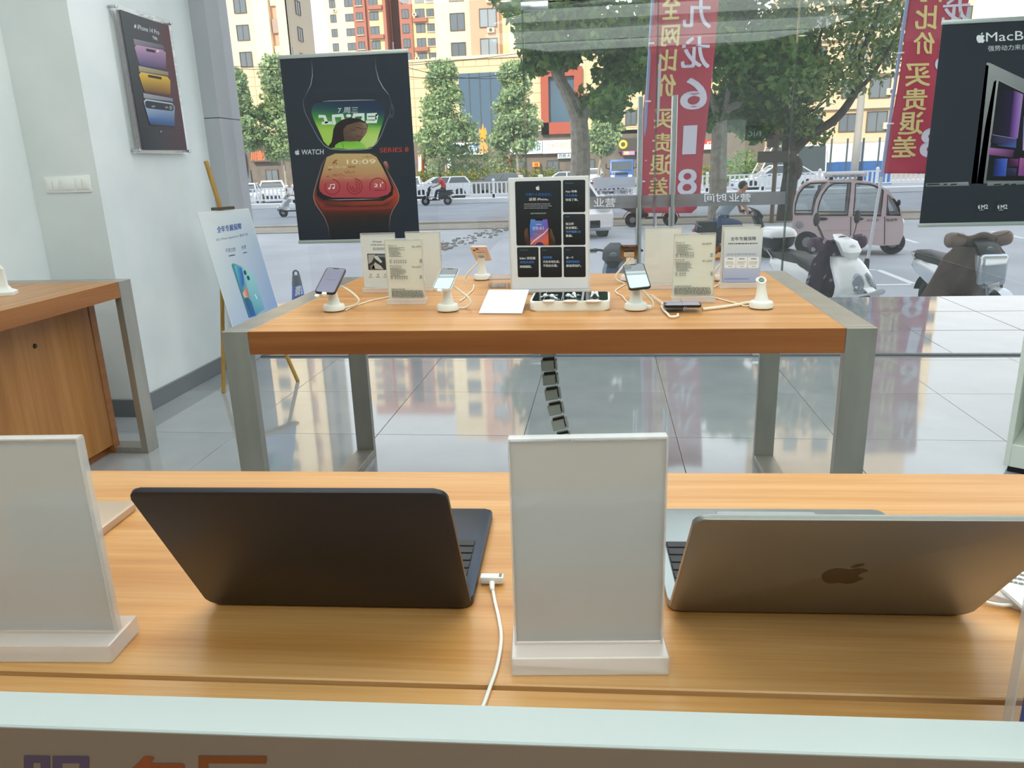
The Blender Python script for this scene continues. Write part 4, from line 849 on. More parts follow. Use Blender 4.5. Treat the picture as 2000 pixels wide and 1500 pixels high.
# framed poster on the left wall
fpz=thing('framed_poster','clear acrylic wall frame with poster of three stacked phones on left pier','poster',(-2.68,4.55,1.86))
MB().box(-.008,-.003,-.29,.292,-.385,.4,.001,1).build('back_plate',M_acr,fpz)
MB().box(.026,.031,-.29,.292,-.385,.4,.001,1).build('front_plate',M_acr,fpz)
MB().box(.012,.0255,-.243,.262,-.362,.372).build('print_sheet',mat('poster_slate','#3a4046',.3),fpz)
for y in (-.275,.277):
    for z in (-.368,.383):
        m=MB(); m.M=TR(-.008,y,z)@Matrix.Rotation(math.pi/2,4,'Y'); m.lathe([(0,0),(.008,0),(.008,.043),(.011,.043),(.011,.049),(0,.05)],16).build('standoff',M_chrome,fpz)
P=Print(Plane((-2.648,4.55,1.86),(0,1,0),(0,0,1)),.0004); c6=lambda x,y:(220+x*.20656,y*.20667)
P.px([c6(*p) for p in ((400,205),(528,240),(705,1418),(480,1418),(470,700))],['#43474c','#62343a','#4a3640','#3c4048','#4a4048']).px([c6(*p) for p in ((65,88),(400,205),(470,700),(480,1418),(285,1416))],['#454c50','#43474c','#3e4348','#3a3e46','#33383f']); P.up()
P.logo(c6(213,245),8.5,'#cfd3d6',sx=.6); P.text('iPhone 14 Pro',c6(235,275),c6(440,330),c6(232,230),'#cfd3d6',.02); P.text('强',c6(378,365),c6(425,385),c6(374,335),'#cfd3d6',.02)
def ph(top,face,cols,isl=True):
    P.px([c6(*p) for p in top],['#8d8a96','#6f6d78','#5d5b66','#7d7a86']); P.up()
    P.px([c6(*p) for p in face],cols); P.up()
ph([(195,365),(465,425),(500,465),(205,425)],[(205,445),(225,425),(470,470),(500,495),(505,655),(250,615)],['#b48fb0','#bf9abb','#b992b4','#a886a8','#5a4a6a','#4a4c78'])
P.px([c6(*p) for p in ((313,458),(400,475),(402,500),(318,485))],'#2a2730')
P.ellipse(c6(425,483),2.6,2.6,'#e9d0d8',10)
ph([(240,620),(525,680),(530,720),(245,680)],[(245,705),(265,682),(515,725),(542,760),(545,900),(298,875)],['#d9b43c','#e2bd4a','#dcb545','#cfa53a','#7a4a30','#5a3c34'])
P.px([c6(*p) for p in ((330,705),(458,728),(460,752),(335,730))],'#2c2620')
P.px([c6(*p) for p in ((240,622),(520,682),(520,715),(248,668))],['#b4a88a','#9a8f74','#8a8068','#a4987c'])
ph([(283,878),(565,930),(568,965),(290,930)],[(288,955),(312,935),(560,975),(583,1010),(580,1190),(345,1165)],['#a9bccd','#b9cad8','#a9bccd','#8fa9c6','#3c4658','#3f5f9a'])
P.px([c6(*p) for p in ((283,880),(565,932),(565,960),(290,925))],['#a4a8b0','#8a8e98','#7a7e88','#9498a0'])
P.rrect([c6(302,948),c6(572,990),c6(572,1052),c6(306,1020)],'#2b323c',.1,3); P.up(); P.ellipse(c6(545,1018),3.2,4.5,'#7c848c').ellipse(c6(380,1006),4,1.8,'#8a8f96').ellipse(c6(505,1015),3,1.8,'#a08a7a')
P.px([c6(*p) for p in ((345,1110),(580,1130),(583,1200),(350,1180))],['#4a78b8','#4a78b8','#3a4658','#3a4050'])
P.line([c6(280,1195),c6(650,1215)],.5,'#5a5f66').ellipse(c6(452,1243),1.8,2.2,'#8a9096')
P.build(fpz)
# light switches on the pier
sp=thing('switch_plate','white triple light switch plate on the grey pier face','light switch',(-2.865,3.93,1.318))
MB().box(-.134,.132,-.009,-.0005,-.043,.043,.003).build('back_plate',M_white,sp)
for x in (-.088,0,.086):
    MB().box(x-.038,x+.038,-.0115,-.0085,-.031,.031,.002).build('switch_frame',M_white,sp)
    for dx in ((-.0175,.0175) if x!=0 else (0,)): MB().box(x+dx-(.0165 if x else .0335),x+dx+(.0165 if x else .0335),-.0145,-.0112,-.026,.026,.002).build('rocker',M_white,sp)
# easel with poster
ez=thing('easel','wooden tripod easel standing near the left pier','easel',at(582,745,z=0),math.radians(65))
M_pine=wood('pine_stick','#94702f','#a9823c','#b8924a','z',.5)
be=math.radians(15); sl=lambda u,v,o=0:(u,v*math.sin(be)+o*math.cos(be),v*math.cos(be)-o*math.sin(be)*0)
MB().tube([(0.0,0,0.0),sl(-.155,1.13,.03)],.0125,8).build('leg',M_pine,ez); MB().tube([(-.34,0,0.0),sl(-.185,1.13,.03)],.0125,8).build('leg',M_pine,ez)
af=at(437,767,z=0)-ez.location; af=Matrix.Rotation(-math.radians(65),3,'Z')@V(af); MB().tube([af,sl(-.17,1.13,.05)],.0125,8).build('leg',M_pine,ez)
MB().tube([sl(-.17,.75,.03),sl(-.17,1.475,.03)],.0145,8).build('mast',M_pine,ez); m=MB(); a_=sl(-.17,1.175,.012); m.box(-.24,-.09,a_[1]-.02,a_[1]+.02,a_[2]-.006,a_[2]+.012,.002,1).build('clamp_bar',mat('dark_bar','#5c5140',.5),ez)
a_=sl(-.17,.33,.0); m=MB(); m.box(-.36,.02,a_[1]-.03,a_[1]+.03,a_[2]-.02,a_[2],.002,1).build('ledge',M_pine,ez)
ep=thing('easel_poster','pale blue poster board with printed green phone resting on the easel','poster',at(582,745,z=0),math.radians(65))
U=V((math.cos(math.radians(65)),math.sin(math.radians(65)),0)); Nh=V((U.y,-U.x,0)); Vv=-Nh*math.sin(be)+V((0,0,1))*math.cos(be); O=at(582,745,z=0)
m=MB(); A=[O+U*u+Vv*v for u,v in ((-.366,.335),(.022,.335),(.022,1.166),(-.366,1.166))]; nn_=U.cross(Vv); nn_=nn_ if nn_.dot(CAM-O)>0 else -nn_
m.loft([A,[p-nn_*.006 for p in A]]).build('poster_board',mat('foam_board','#dfe4e4',.5),ep,world=True)
P=Print(Plane(O+nn_*.0004,U,Vv),.0004); c7=lambda x,y:(380+x*.17333,400+y*.17333)
rows=[(1.16,'#dcdfde','#cfd8de'),(.95,'#d9dedf','#b4c4d6'),(.75,'#ccd6da','#9fb4d2'),(.55,'#bccad8','#8da6cf'),(.34,'#a8bade','#7f9ace')]
for a,b in zip(rows,rows[1:]): P.uv([(-.362,a[0]),(.018,a[0]),(.018,b[0]),(-.362,b[0])],[a[1],a[2],b[2],b[1]])
P.up().text('全年专属保障',c7(255,318),c7(528,275),c7(250,245),'#2f5192',.03); P.text('加入 iPhone AppleCare+ 服务计划',c7(245,415),c7(600,350),c7(242,380),'#4a5a78',.0)
P.text('不限次数',c7(350,545),c7(465,525),c7(345,495),'#3c5484',.01).text('免费',c7(528,505),c7(580,495),c7(525,462),'#3c5484',.01); P.lines([c7(385,570),c7(455,558),c7(458,575),c7(388,588)],1,'#3c4458',.8,2,1).lines([c7(545,540),c7(590,528),c7(592,542),c7(547,554)],1,'#3c4458',.8,2,1)
P.px([c7(*p) for p in ((415,680),(432,658),(520,690),(560,720),(700,1250),(610,1275))],['#3f7f86','#4f9a9e','#5aa6aa','#7fbcc6','#3f8a9c','#2f6a86']); P.up()
P.px([c7(*p) for p in ((445,690),(470,685),(530,715),(545,780),(560,900),(520,960))],['#6fc0c8','#59a8c8','#2f5fc0','#2a52b8','#3a66c8','#4a90b0']).px([c7(*p) for p in ((530,715),(600,735),(655,755),(790,1175),(690,1245),(620,1040))],['#8fc8cc','#a0d0d4','#9cccd6','#6aa8c0','#4f94ac','#78b8c0'])
P.up().px([c7(*p) for p in ((540,1000),(578,920),(612,1040),(560,1045))],['#e8c0b0','#e07050','#d86048','#e8c8b8']).px([c7(*p) for p in ((566,1060),(600,1045),(640,1090),(688,1240),(640,1262),(580,1120))],['#2c5f72','#2c6a78','#2f7080','#2a62b0','#2858b0','#2c5a80'])
P.ellipse(c7(567,765),2.6,5,'#2f4f5a',14,rot=-.3).ellipse(c7(604,825),2.6,5,'#2f4f5a',14,rot=-.3).px([c7(676,1010),c7(684,1008),c7(706,1060),c7(698,1062)],'#f0f6f6')
P.build(ep)
# ---------------- outside: ground, road, railings ----------------
M_gran=noisy('polished_granite_paving','#8b9095','#979ca2',3,.03,spec=1.0,rvar=.02); M_gran.node_tree.nodes['Principled BSDF'].inputs['IOR'].default_value=1.62
tr_=struct('terrace',MB().box(-14,16,GL+.02,7.66,G,-.006),M_grout)
sl_=None
for i in range(-11,13):
    for j in range(3):
        if sl_ is None: sl_=MB().box(0,.797,0,.755,-.03,0,.003,1).build('paving_slab',M_gran,tr_); sl_.location=(.8*i,GL+.03+.765*j,0)
        else: place('paving_slab',sl_.data,tr_,(.8*i,GL+.03+.765*j,0))
        pass
for k in range(4): struct('step_%d'%(k+1),MB().box(-14,16,7.66+.3*k,7.97+.3*k,G-.02,-.16*(k+1),.01,1),M_gran)
M_asph=noisy('forecourt_concrete','#9ba0a8','#afb4bc',.35,.75,detail=8,bump=.12); M_road=noisy('road_asphalt','#7d838d','#8a909a',.5,.8,detail=8)
gd=struct('ground',MB().box(-160,140,7,300,G-.6,G),M_asph)
M_line=mat('road_paint','#d9dde2',.7)
def gl(px,py): return at(px,py,z=G)
for a,b in (((1690.6,526.7),(1715,527.6)),((1715,527.6),(1787.7,556)),((1787.7,556),(1704.5,557)),((1767,467),(1792,475)),((1935,452),(2000,466)),((1690,557),(1640,557))):
    A,B=gl(*a),gl(*b); d=(B-A).normalized(); s=V((-d.y,d.x,0))*.06
    MB().loft([[A-s,A+s,A+s+V((0,0,.006)),A-s+V((0,0,.006))],[B-s,B+s,B+s+V((0,0,.006)),B-s+V((0,0,.006))]]).build('parking_line',M_line,gd)
pad=[gl(905,548),gl(1003,442),gl(1240,446),gl(1240,548)]
MB().prism([(p.x,p.y) for p in pad],G,G+.03).build('concrete_pad',noisy('pale_concrete','#a3a8b2','#b2b7c0',.6,.7),gd)
rd=random.Random(3); m=MB()
for k in range(130):
    t=rd.random(); p=gl(800+t*215+rd.gauss(0,9),500-t*62+rd.gauss(0,5)); s=rd.uniform(.02,.08); m.ell((p.x,p.y,G+s*.3),(s*1.4,s,s*.5),5,3)
tag(m.build('rubble',noisy('rubble_grey','#8a8680','#9d9a96',8,.9)),'loose rubble and dirt along broken edge of the forecourt','rubble',kind='stuff')
struct('road',MB().box(-160,140,29.6,44.6,G,G+.015),M_road); struct('road_far',MB().box(-160,140,45.8,62,G,G+.015),M_road)
struct('kerb',MB().box(-60,60,29.2,29.6,G,G+.1,.03,1),noisy('kerb_stone','#9b968f','#aaa69f',2,.8)); struct('verge',MB().box(-60,60,26.6,29.2,G,G+.03),noisy('verge_dirt','#8a8378','#9a948a',1.5,.9))
struct('median_kerb',MB().box(-70,60,44.6,45.8,G,G+.3,.03,1),noisy('whitewashed_kerb','#cfd3d8','#dde0e3',.7,.8)); struct('sidewalk_far',MB().box(-160,140,66.5,95,G,G+.12),noisy('far_paving','#8c8a88','#989693',.6,.8))
M_rwhite=mat('railing_white','#e3e7ec',.45)
RS=3.03; rx0=at(865,390,y=45.1).x; rail0=None
for k in range(-6,14):
    x=rx0+RS*k
    if rail0 is None:
        rail0=thing('railing_section','white painted metal railing section on the road median kerb','railing',(x,45.1,G+.3),0,'white railing sections along the road median')
        MB().box(-.07,.07,-.07,.07,0,.95).lathe([(0,.95),(.09,.95),(.1,.99),(.05,1.06),(0,1.08)],10).prism([(-.16,0),(.16,0),(.08,.2),(-.08,.2)],-.07,.07,'y').build('post',M_rwhite,rail0)
        for z in (.18,.82): MB().box(.07,RS-.17 if z<.5 else RS-.09,-.03,.03,z,z+.07).build('rail',M_rwhite,rail0)
        bl=None
        for j in range(11):
            xx=.1+(RS-.22)*(j+.5)/11
            if bl is None: bl=MB().box(-.045,.045,-.02,.02,.25,.82).build('baluster',M_rwhite,rail0); bl.location=(xx,0,0)
            else: place('baluster',bl.data,rail0,(xx,0,0))
    else: dup(rail0,(x,45.1,G+.3),0,'white painted metal railing section on the road median kerb')
sb=thing('notice_board','pale grey notice panel with lettering fixed along the median railing','notice board',(at(1200,375,y=44.5).x,44.5,G+.3))
MB().box(-1.15,1.15,-.02,.02,.35,.95).box(-.9,-.84,-.015,.015,0,.36).box(.84,.9,-.015,.015,0,.36).build('panel',mat('notice_grey','#b9bdc6',.5),sb)
P=Print(Plane((0,44.478,0),(1,0,0),(0,0,1)),.01); P.text('文明出行 请勿翻越护栏',(1168,381),(1236,379),(1168,370),'#868c98',.03); P.build(sb)
# ---------------- foliage ----------------
def leafmat(name,c1,c2,c3):
    m=mat(name,c1,.55); L=m.node_tree.links; b=m.node_tree.nodes['Principled BSDF']; g=nn(m,'ShaderNodeNewGeometry'); r=nn(m,'ShaderNodeValToRGB'); e=r.color_ramp.elements
    e[0].color=lin(c1)+(1,); e[1].color=lin(c3)+(1,); k=e.new(.55); k.color=lin(c2)+(1,)
    L.new(g.outputs['Random Per Island'],r.inputs[0]); L.new(r.outputs[0],b.inputs['Base Color'])
    t=nn(m,'ShaderNodeBsdfTranslucent'); mx=nn(m,'ShaderNodeMixShader'); mx.inputs[0].default_value=.3; L.new(r.outputs[0],t.inputs[0]); L.new(b.outputs[0],mx.inputs[1]); L.new(t.outputs[0],mx.inputs[2]); L.new(mx.outputs[0],m.node_tree.nodes['Material Output'].inputs[0]); return m
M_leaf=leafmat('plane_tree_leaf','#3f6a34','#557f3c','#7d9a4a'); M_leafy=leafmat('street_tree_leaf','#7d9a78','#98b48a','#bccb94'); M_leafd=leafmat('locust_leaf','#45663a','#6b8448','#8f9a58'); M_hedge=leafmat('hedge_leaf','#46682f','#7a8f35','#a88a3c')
def leaves(name,cl,size,seed,m,parent=None):
    rg=np.random.default_rng(seed); P=[];
    for (c,r,n) in cl:
        d=rg.normal(size=(n,3)); d/=np.linalg.norm(d,axis=1)[:,None]; q=rg.random(n)**(1/2.2)
        P.append(np.array(c)+d*q[:,None]*np.array(r))
    P=np.concatenate(P); n=len(P); a=rg.normal(size=(n,3)); a/=np.linalg.norm(a,axis=1)[:,None]; b=rg.normal(size=(n,3)); b-=a*(a*b).sum(1)[:,None]; b/=np.linalg.norm(b,axis=1)[:,None]
    s=size*rg.uniform(.6,1.3,n)[:,None]; vs=np.stack([P-a*s,P-b*s*.55+a*s*.1,P+a*s,P+b*s*.55+a*s*.1],1).reshape(-1,3)
    me=bpy.data.meshes.new(name); me.vertices.add(4*n); me.vertices.foreach_set('co',vs.astype(np.float32).ravel()); me.loops.add(4*n); me.loops.foreach_set('vertex_index',np.arange(4*n,dtype=np.int32)); me.polygons.add(n); me.polygons.foreach_set('loop_start',np.arange(0,4*n,4,dtype=np.int32)); me.update(calc_edges=True); me.materials.append(m)
    o=bpy.data.objects.new(name,me); COL.objects.link(o)
    if parent is not None: o.parent=parent
    o['kind']='stuff'; return o
M_bark=noisy('plane_bark','#8b857a','#a5a197',6,.85,bump=.3); M_barkd=noisy('dark_bark','#3c3530','#57504a',8,.9,bump=.3)
def tree(name,label,base,trunk,clusters,size,seed,lm,bm,r0,loc=None,group=None):
    """trunk: list of (points,r0,r1) in world; clusters world"""
    t=thing(name,label,'tree',base,0,group); b=V(base)
    for k,(pts,ra,rb) in enumerate(trunk):
        pts=cat_rom(pts,4,False); n=len(pts); MB().tube([p-b for p in pts],[ra+(rb-ra)*i/(n-1) for i in range(n)],10).build('trunk' if k==0 else 'branch',bm,t)
    leaves('crown',[((c[0]-b.x,c[1]-b.y,c[2]-b.z),r,n) for c,r,n in clusters],size,seed,lm,t); return t
def streettree(label,tx,crown,y,seed,conic=True):
    """crown: (px x0,x1,y0,y1)"""
    x0,x1,y0,y1=crown; a=at(x0,(y0+y1)/2,y=y); b_=at(x1,(y0+y1)/2,y=y); tp=at((x0+x1)/2,y0,y=y).z; bt=at((x0+x1)/2,y1,y=y).z; w=(b_.x-a.x)/2; cx=(a.x+b_.x)/2; rg=random.Random(seed)
    base=V((at(tx,300,y=y).x,y,G)); cl=[]; H_=tp-bt
    for k in range(80):
        f=rg.random(); z=bt+H_*(.06+.88*f); rw=w*((1-.8*max(0,f-.2)/.8) if conic else math.sin(math.pi*(.15+.75*f)))*(.75+.25*min(1,f*6)); an=rg.uniform(0,6.3); q=rg.uniform(.3,.8)
        cl.append(((cx+rw*q*math.cos(an),y+rw*q*math.sin(an),z),(w*.33,w*.33,H_*.075),150))
    return tree('street_tree',label,base,[([base,V((base.x+.05,y,(G+bt)/2)),V((cx,y,bt+(tp-bt)*.3)),V((cx,y,tp-(tp-bt)*.2))],.16,.05)],cl,.17,seed,M_leafy,M_bark,.2)
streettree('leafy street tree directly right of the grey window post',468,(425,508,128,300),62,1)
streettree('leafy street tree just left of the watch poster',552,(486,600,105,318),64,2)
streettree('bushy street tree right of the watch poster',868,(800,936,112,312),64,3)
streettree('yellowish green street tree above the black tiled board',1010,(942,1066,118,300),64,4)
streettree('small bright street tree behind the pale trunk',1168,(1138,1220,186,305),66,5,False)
def C_(px,py,y,r,n): return (tuple(at(px,py,y=y)),r,n)
y=27.5; a=at(1133,470,z=G); A=lambda px,py,dy=0: at(px,py,y=27.8+dy)
base=V((A(1130,440).x,27.8,G)); rg=random.Random(8)
cl=[C_(rg.uniform(1000,1290),rg.uniform(-150,70),27.8+rg.uniform(-2.5,2.5),(1.1,1.1,.7),330) for k in range(30)]+[C_(rg.uniform(1150,1275),rg.uniform(60,205),27+rg.uniform(-1.5,2),(.75,.9,.6),260) for k in range(13)]+[C_(rg.uniform(1035,1130),rg.uniform(70,130),27+rg.uniform(-1,1.5),(.55,.7,.4),150) for k in range(7)]
tree('plane_tree','large plane tree with pale mottled trunk behind the black tiled board',base,[([base,A(1131,380),A(1134,300),A(1130,232)],.4,.3),([A(1130,240),A(1105,180),A(1085,140),A(1075,90),A(1060,-60)],.22,.1),([A(1134,240),A(1128,200),A(1100,150),A(1095,80)],.12,.05),([A(1136,245),A(1150,215),A(1195,205),A(1225,175),A(1245,120)],.17,.06),([A(1110,110),A(1120,50),A(1125,-80)],.14,.1)],cl,.17,8,M_leaf,M_bark,.4)
B=lambda px,py,dy=0: at(px,py,y=28.2+dy); base=V((B(1400,430).x,28.2,G))
cl=[C_(rg.uniform(1385,1560),rg.uniform(-150,170),28+rg.uniform(-2.5,2.5),(1.0,1.1,.75),300) for k in range(34)]+[C_(rg.uniform(1430,1545),rg.uniform(150,255),30+rg.uniform(-1,2),(.8,.9,.6),230) for k in range(14)]+[C_(rg.uniform(1370,1420),rg.uniform(190,260),28.5,(.5,.5,.35),120) for k in range(4)]
tree('plane_tree','plane tree with straight grey trunk right of the first red banner',base,[([base,B(1402,380),B(1404,300),B(1406,240)],.33,.25),([B(1406,250),B(1395,205),B(1380,160),B(1375,90)],.14,.06),([B(1408,250),B(1420,215),B(1450,200),B(1475,180),B(1500,140)],.17,.06),([B(1406,240),B(1425,170),B(1435,60)],.12,.05)],cl,.17,9,M_leaf,M_bark,.4)
D=lambda px,py,dy=0: at(px,py,y=27.1+dy); base=V((D(1533,432).x,27.1,G))
cl=[C_(rg.uniform(1565,1790),rg.uniform(-160,175),27+rg.uniform(-2.5,2.5),(1.2,1.2,.6),150) for k in range(40)]+[C_(rg.uniform(1530,1600),rg.uniform(120,300),27.5+rg.uniform(-1,1),(.7,.7,.5),170) for k in range(10)]
tree('locust_tree','dark leaning tree with feathery crown and long branch reaching right',base,[([base,D(1537,390),D(1545,330),D(1541,280),D(1550,200),D(1556,80),D(1558,-80)],.3,.14),([D(1546,300),D(1580,265),D(1625,238),D(1655,205),D(1678,160),D(1682,110),D(1710,40),D(1740,-60)],.17,.06),([D(1660,195),D(1700,150),D(1745,80),D(1765,20)],.08,.03),([D(1678,150),D(1670,100),D(1690,40)],.06,.03),([D(1552,230),D(1590,215),D(1630,180)],.05,.02),([D(1552,170),D(1590,110),D(1610,40)],.07,.03)],cl,.105,10,M_leafd,M_barkd,.4)
MB().ell((0,0,0),(.3,.28,.45),10,8).build('burl',M_barkd,bpy.data.objects['locust_tree']).location=D(1550,330)-base
def hedge(label,x0,x1,y,z1,seed,n):
    h=leaves('hedge',[(((x0+x1)/2+(x1-x0)*(k/11-.5),y,G+z1*.45),((x1-x0)/18,1.0,z1*.55),n//12) for k in range(12)],.13,seed,M_hedge); del h['kind']; return tag(h,label,'hedge')
hedge('low green and yellow hedge behind the railing left of black board',at(800,350,y=63).x,at(1075,350,y=63).x,63,1.9,20,5200)
hedge('low hedge behind the railing right of first banner',at(1375,350,y=63).x,at(1470,350,y=63).x,63,1.7,21,1800)
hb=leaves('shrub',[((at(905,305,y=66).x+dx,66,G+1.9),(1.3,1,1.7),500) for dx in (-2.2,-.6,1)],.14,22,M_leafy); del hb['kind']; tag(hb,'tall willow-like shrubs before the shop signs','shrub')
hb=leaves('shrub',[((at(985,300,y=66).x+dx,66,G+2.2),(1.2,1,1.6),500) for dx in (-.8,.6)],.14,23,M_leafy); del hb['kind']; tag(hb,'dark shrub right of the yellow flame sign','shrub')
hb=leaves('shrub',[((at(1455,320,y=60).x,60,G+1.2),(1.9,1,1.5),700)],.14,24,M_leaf); del hb['kind']; tag(hb,'dark shrub left of the white sedan behind railing','shrub')
# ---------------- buildings ----------------
M_frame=mat('dark_window_frame','#4c4a48',.5); M_wg=mat('window_glass_far','#5f6a74',.1,spec=.8); M_wgl=mat('window_glass_pale','#8f9aa4',.15,spec=.8)
CREAM=mat('cream_render','#e6d2b0',.8); SALM=mat('salmon_render','#cfa088',.8); PALE=mat('pale_cream_render','#ecdcb8',.8); RED=mat('brick_red_render','#a06a5c',.8); GREYW=mat('grey_render','#a8a49c',.8); YEL=mat('yellow_render','#e4c898',.8)
M_pod=mat('podium_tile','#e0c4a0',.6)
bk=M_pod.node_tree; t_=nn(M_pod,'ShaderNodeTexCoord'); b_=nn(M_pod,'ShaderNodeTexBrick'); b_.offset=0; b_.inputs['Scale'].default_value=1; b_.inputs['Brick Width'].default_value=1.1; b_.inputs['Row Height'].default_value=.9; b_.inputs['Mortar Size'].default_value=.015; b_.inputs['Color1'].default_value=lin('#e0c4a0')+(1,); b_.inputs['Color2'].default_value=lin('#dabd98')+(1,); b_.inputs['Mortar'].default_value=lin('#bb9c78')+(1,)
mp_=nn(M_pod,'ShaderNodeMapping'); mp_.inputs['Rotation'].default_value=(math.pi/2,0,0); bk.links.new(t_.outputs['Object'],mp_.inputs[0]); bk.links.new(mp_.outputs[0],b_.inputs[0]); bk.links.new(b_.outputs[0],bk.nodes['Principled BSDF'].inputs['Base Color'])
_wm={}
def window(b,xc,zc,y,w,h,glass=None,sill=None,n=2):
    """framed window sitting on a facade at depth y, with its panes"""
    k=(w,h,n,sill); o=b.location
    if k not in _wm:
        m=MB(); t=.07; m.box(-w/2,w/2,-.12,0,-h/2,-h/2+t).box(-w/2,w/2,-.12,0,h/2-t,h/2).box(-w/2,-w/2+t,-.12,0,-h/2+t,h/2-t).box(w/2-t,w/2,-.12,0,-h/2+t,h/2-t)
        for i in range(1,n): m.box(-w/2+w*i/n-.03,-w/2+w*i/n+.03,-.1,0,-h/2+t,h/2-t)
        f=m.build('window',M_frame,b); p=MB().box(-w/2+.05,w/2-.05,-.05,-.01,-h/2+.05,h/2-.05).build('pane',glass or M_wg,f)
        s=MB().box(-w/2-.12,w/2+.12,-.3,0,-h/2-.12,-h/2).build('window_sill',PALE,f) if sill else None
        _wm[k]=(f.data,p.data,s and s.data)
    else:
        f=place('window',_wm[k][0],b,(0,0,0)); p=place('pane',_wm[k][1],f,(0,0,0)); p.active_material=p.active_material
        if _wm[k][2]: place('window_sill',_wm[k][2],f,(0,0,0))
    f.location=V((xc,y,zc))-o; return f
def X(px,py,y): return at(px,py,y=y).x
def Zp(px,py,y): return at(px,py,y=y).z
def wall(b,x0,x1,y0,y1,z0,z1,m,name='wall'): 
    o=b.location; return MB().box(x0-o.x,x1-o.x,y0-o.y,y1-o.y,z0-o.z,z1-o.z).build(name,m,b)
def acunit(b,x,z,y):
    o=b.location; u=MB().box(-.42,.42,-.35,0,-.28,.28,.03,1).build('air_conditioner',PALE,b); u.location=V((x,y,z))-o
    m=MB(); m.M=TR(0,-.36,0)@Matrix.Rotation(math.pi/2,4,'X'); m.lathe([(0,0),(.2,0),(.2,.02),(0,.02)],14); m.build('fan_grille',M_frame,u)
# left block
Y=95; xs=[X(p,70,Y) for p in (395,436,445,501,531,546,567)]
ba=thing('apartment_block','cream and salmon apartment block at far left beyond the street','building',(xs[0],Y,G)); top=46; PZ=Zp(800,117,94)
wall(ba,xs[0],xs[1],Y+.6,Y+8,PZ,top,SALM); wall(ba,xs[1],xs[2],Y-.1,Y+8,PZ,top,SALM); wall(ba,xs[2],xs[3],Y,Y+8,PZ,top,CREAM); wall(ba,xs[3],xs[4],Y-.3,Y+8,PZ,top,PALE); wall(ba,xs[4],xs[5],Y+.4,Y+8,PZ,top,SALM)
yb=abs(xs[6]/ (ray(592,70).x/ray(592,70).y)); wall(ba,xs[5],xs[6],Y-.2,Y+yb-Y if yb>Y else Y+9,PZ,top,CREAM); wall(ba,xs[6]-.2,xs[6]+.02,Y-.2,max(yb,Y+8),PZ,top,GREYW,'side_wall')
z0=Zp(477,64,Y); dz=(Zp(473,11,Y)-Zp(483,117,Y))/2
for k in range(-1,9):
    z=z0+dz*k
    window(ba,X(475,64,Y),z,Y,1.55,1.75); window(ba,X(421,40,Y)-.1,z+dz*.35,Y+.6,1.3,1.35)
    if k<9: wall(ba,xs[4]+.15,xs[5]-.15,Y+.1,Y+.42,z-.2+(k%2)*.0,z+1.35,PALE if k%2 else mat('stair_window','#a08a80',.4),'stair_panel')
    f=window(ba,xs[6]+.02,z,Y+3.2,1.5,1.6); f.rotation_euler=(0,0,math.pi/2)
acunit(ba,X(425,42,Y),Zp(425,43,Y),Y+.5)
# tower behind
Y=165; pxs=(637,693,716,722,750,756,782,806,850,866); xs=[X(p,40,Y) for p in pxs]
bb=thing('apartment_tower','tall cream and brick red apartment tower far behind the watch poster','building',(xs[0],Y,G)); top=52
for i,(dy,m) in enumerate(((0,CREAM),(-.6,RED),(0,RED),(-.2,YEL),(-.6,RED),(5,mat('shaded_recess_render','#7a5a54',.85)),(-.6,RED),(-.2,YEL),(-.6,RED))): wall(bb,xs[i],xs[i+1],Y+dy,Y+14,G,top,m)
wall(bb,xs[0]+3,xs[9]-3,Y+2,Y+12,top,top+3,RED,'roof_house')
z0=Zp(690,34,Y); dz=(Zp(685,5,Y)-Zp(695,90,Y))/3
for k in range(-7,10):
    z=z0+dz*k
    if z>top-1.5: break
    for px,w,h,dy in ((651,1.25,1.5,0),(683,1.8,1.4,0),(704,1.3,1.5,-.6),(731,1.9,1.6,-.2),(793,1.4,1.7,-.6),(821,1.9,1.7,-.2),(841,1.5,1.5,-.2)): window(bb,X(px,34,Y),z,Y+dy,w,h,sill=px in(704,841))
    if k%2: wall(bb,X(722,34,Y),X(749,34,Y),Y-1,Y-.2,z-1.6,z-.85,RED,'balcony')
    if k%2==0: wall(bb,X(808,34,Y),X(835,34,Y),Y-1,Y-.2,z-1.65,z-.9,RED,'balcony')
    if k%3==0: acunit(bb,X(812,34,Y),z-.3,Y-.9)
    if k%3==1: acunit(bb,X(655,34,Y),z-1.3,Y)
# right block over the podium and the podium with shops
Y=95; M_podp=noisy('podium_panel','#dcbf9a','#e4caa6',.25,.6); bc=thing('podium_building','cream building with tiled podium, blue glass and shops across the street','building',(X(600,300,94),94,G))
zt=Zp(800,117,94)
wall(bc,X(405,150,94),X(1056,150,94),94,104,Zp(850,262,94),zt-.001,M_pod,'podium_wall'); wall(bc,X(1136,150,94),X(1552,150,94),94,97,Zp(1200,262,94),zt,M_pod,'podium_wall')
pm=None; zb_=Zp(900,262,94)
for xa_,xb_ in ((X(405,150,94),X(1056,150,94)),(X(1190,230,94),X(1262,230,94))):
    n_=int((xb_-xa_)/1.5); wq=(xb_-xa_)/n_
    for i in range(n_):
        for j in range(8):
            x_=xa_+wq*i; z_=zb_+(zt-zb_)/8*j
            if X(895,200,94)-wq<x_<X(1002,200,94) and j<7: continue
            if pm is None: pm=MB().box(.02,wq-.02,-.07,0,.02,(zt-zb_)/8-.02,.012,1).build('cladding_panel',M_podp,bc); pm.location=V((x_,94,z_))-bc.location
            else: place('cladding_panel',pm.data,bc,V((x_,94,z_))-bc.location)
M_shop=noisy('shop_front_dark','#5e5854','#6d6660',1.2,.6)
wall(bc,X(405,320,94),X(1552,320,94),94,97,G,Zp(1000,262,94),M_shop,'shop_front')
xs=[X(p,60,Y) for p in (850,921,977,992,1100)]
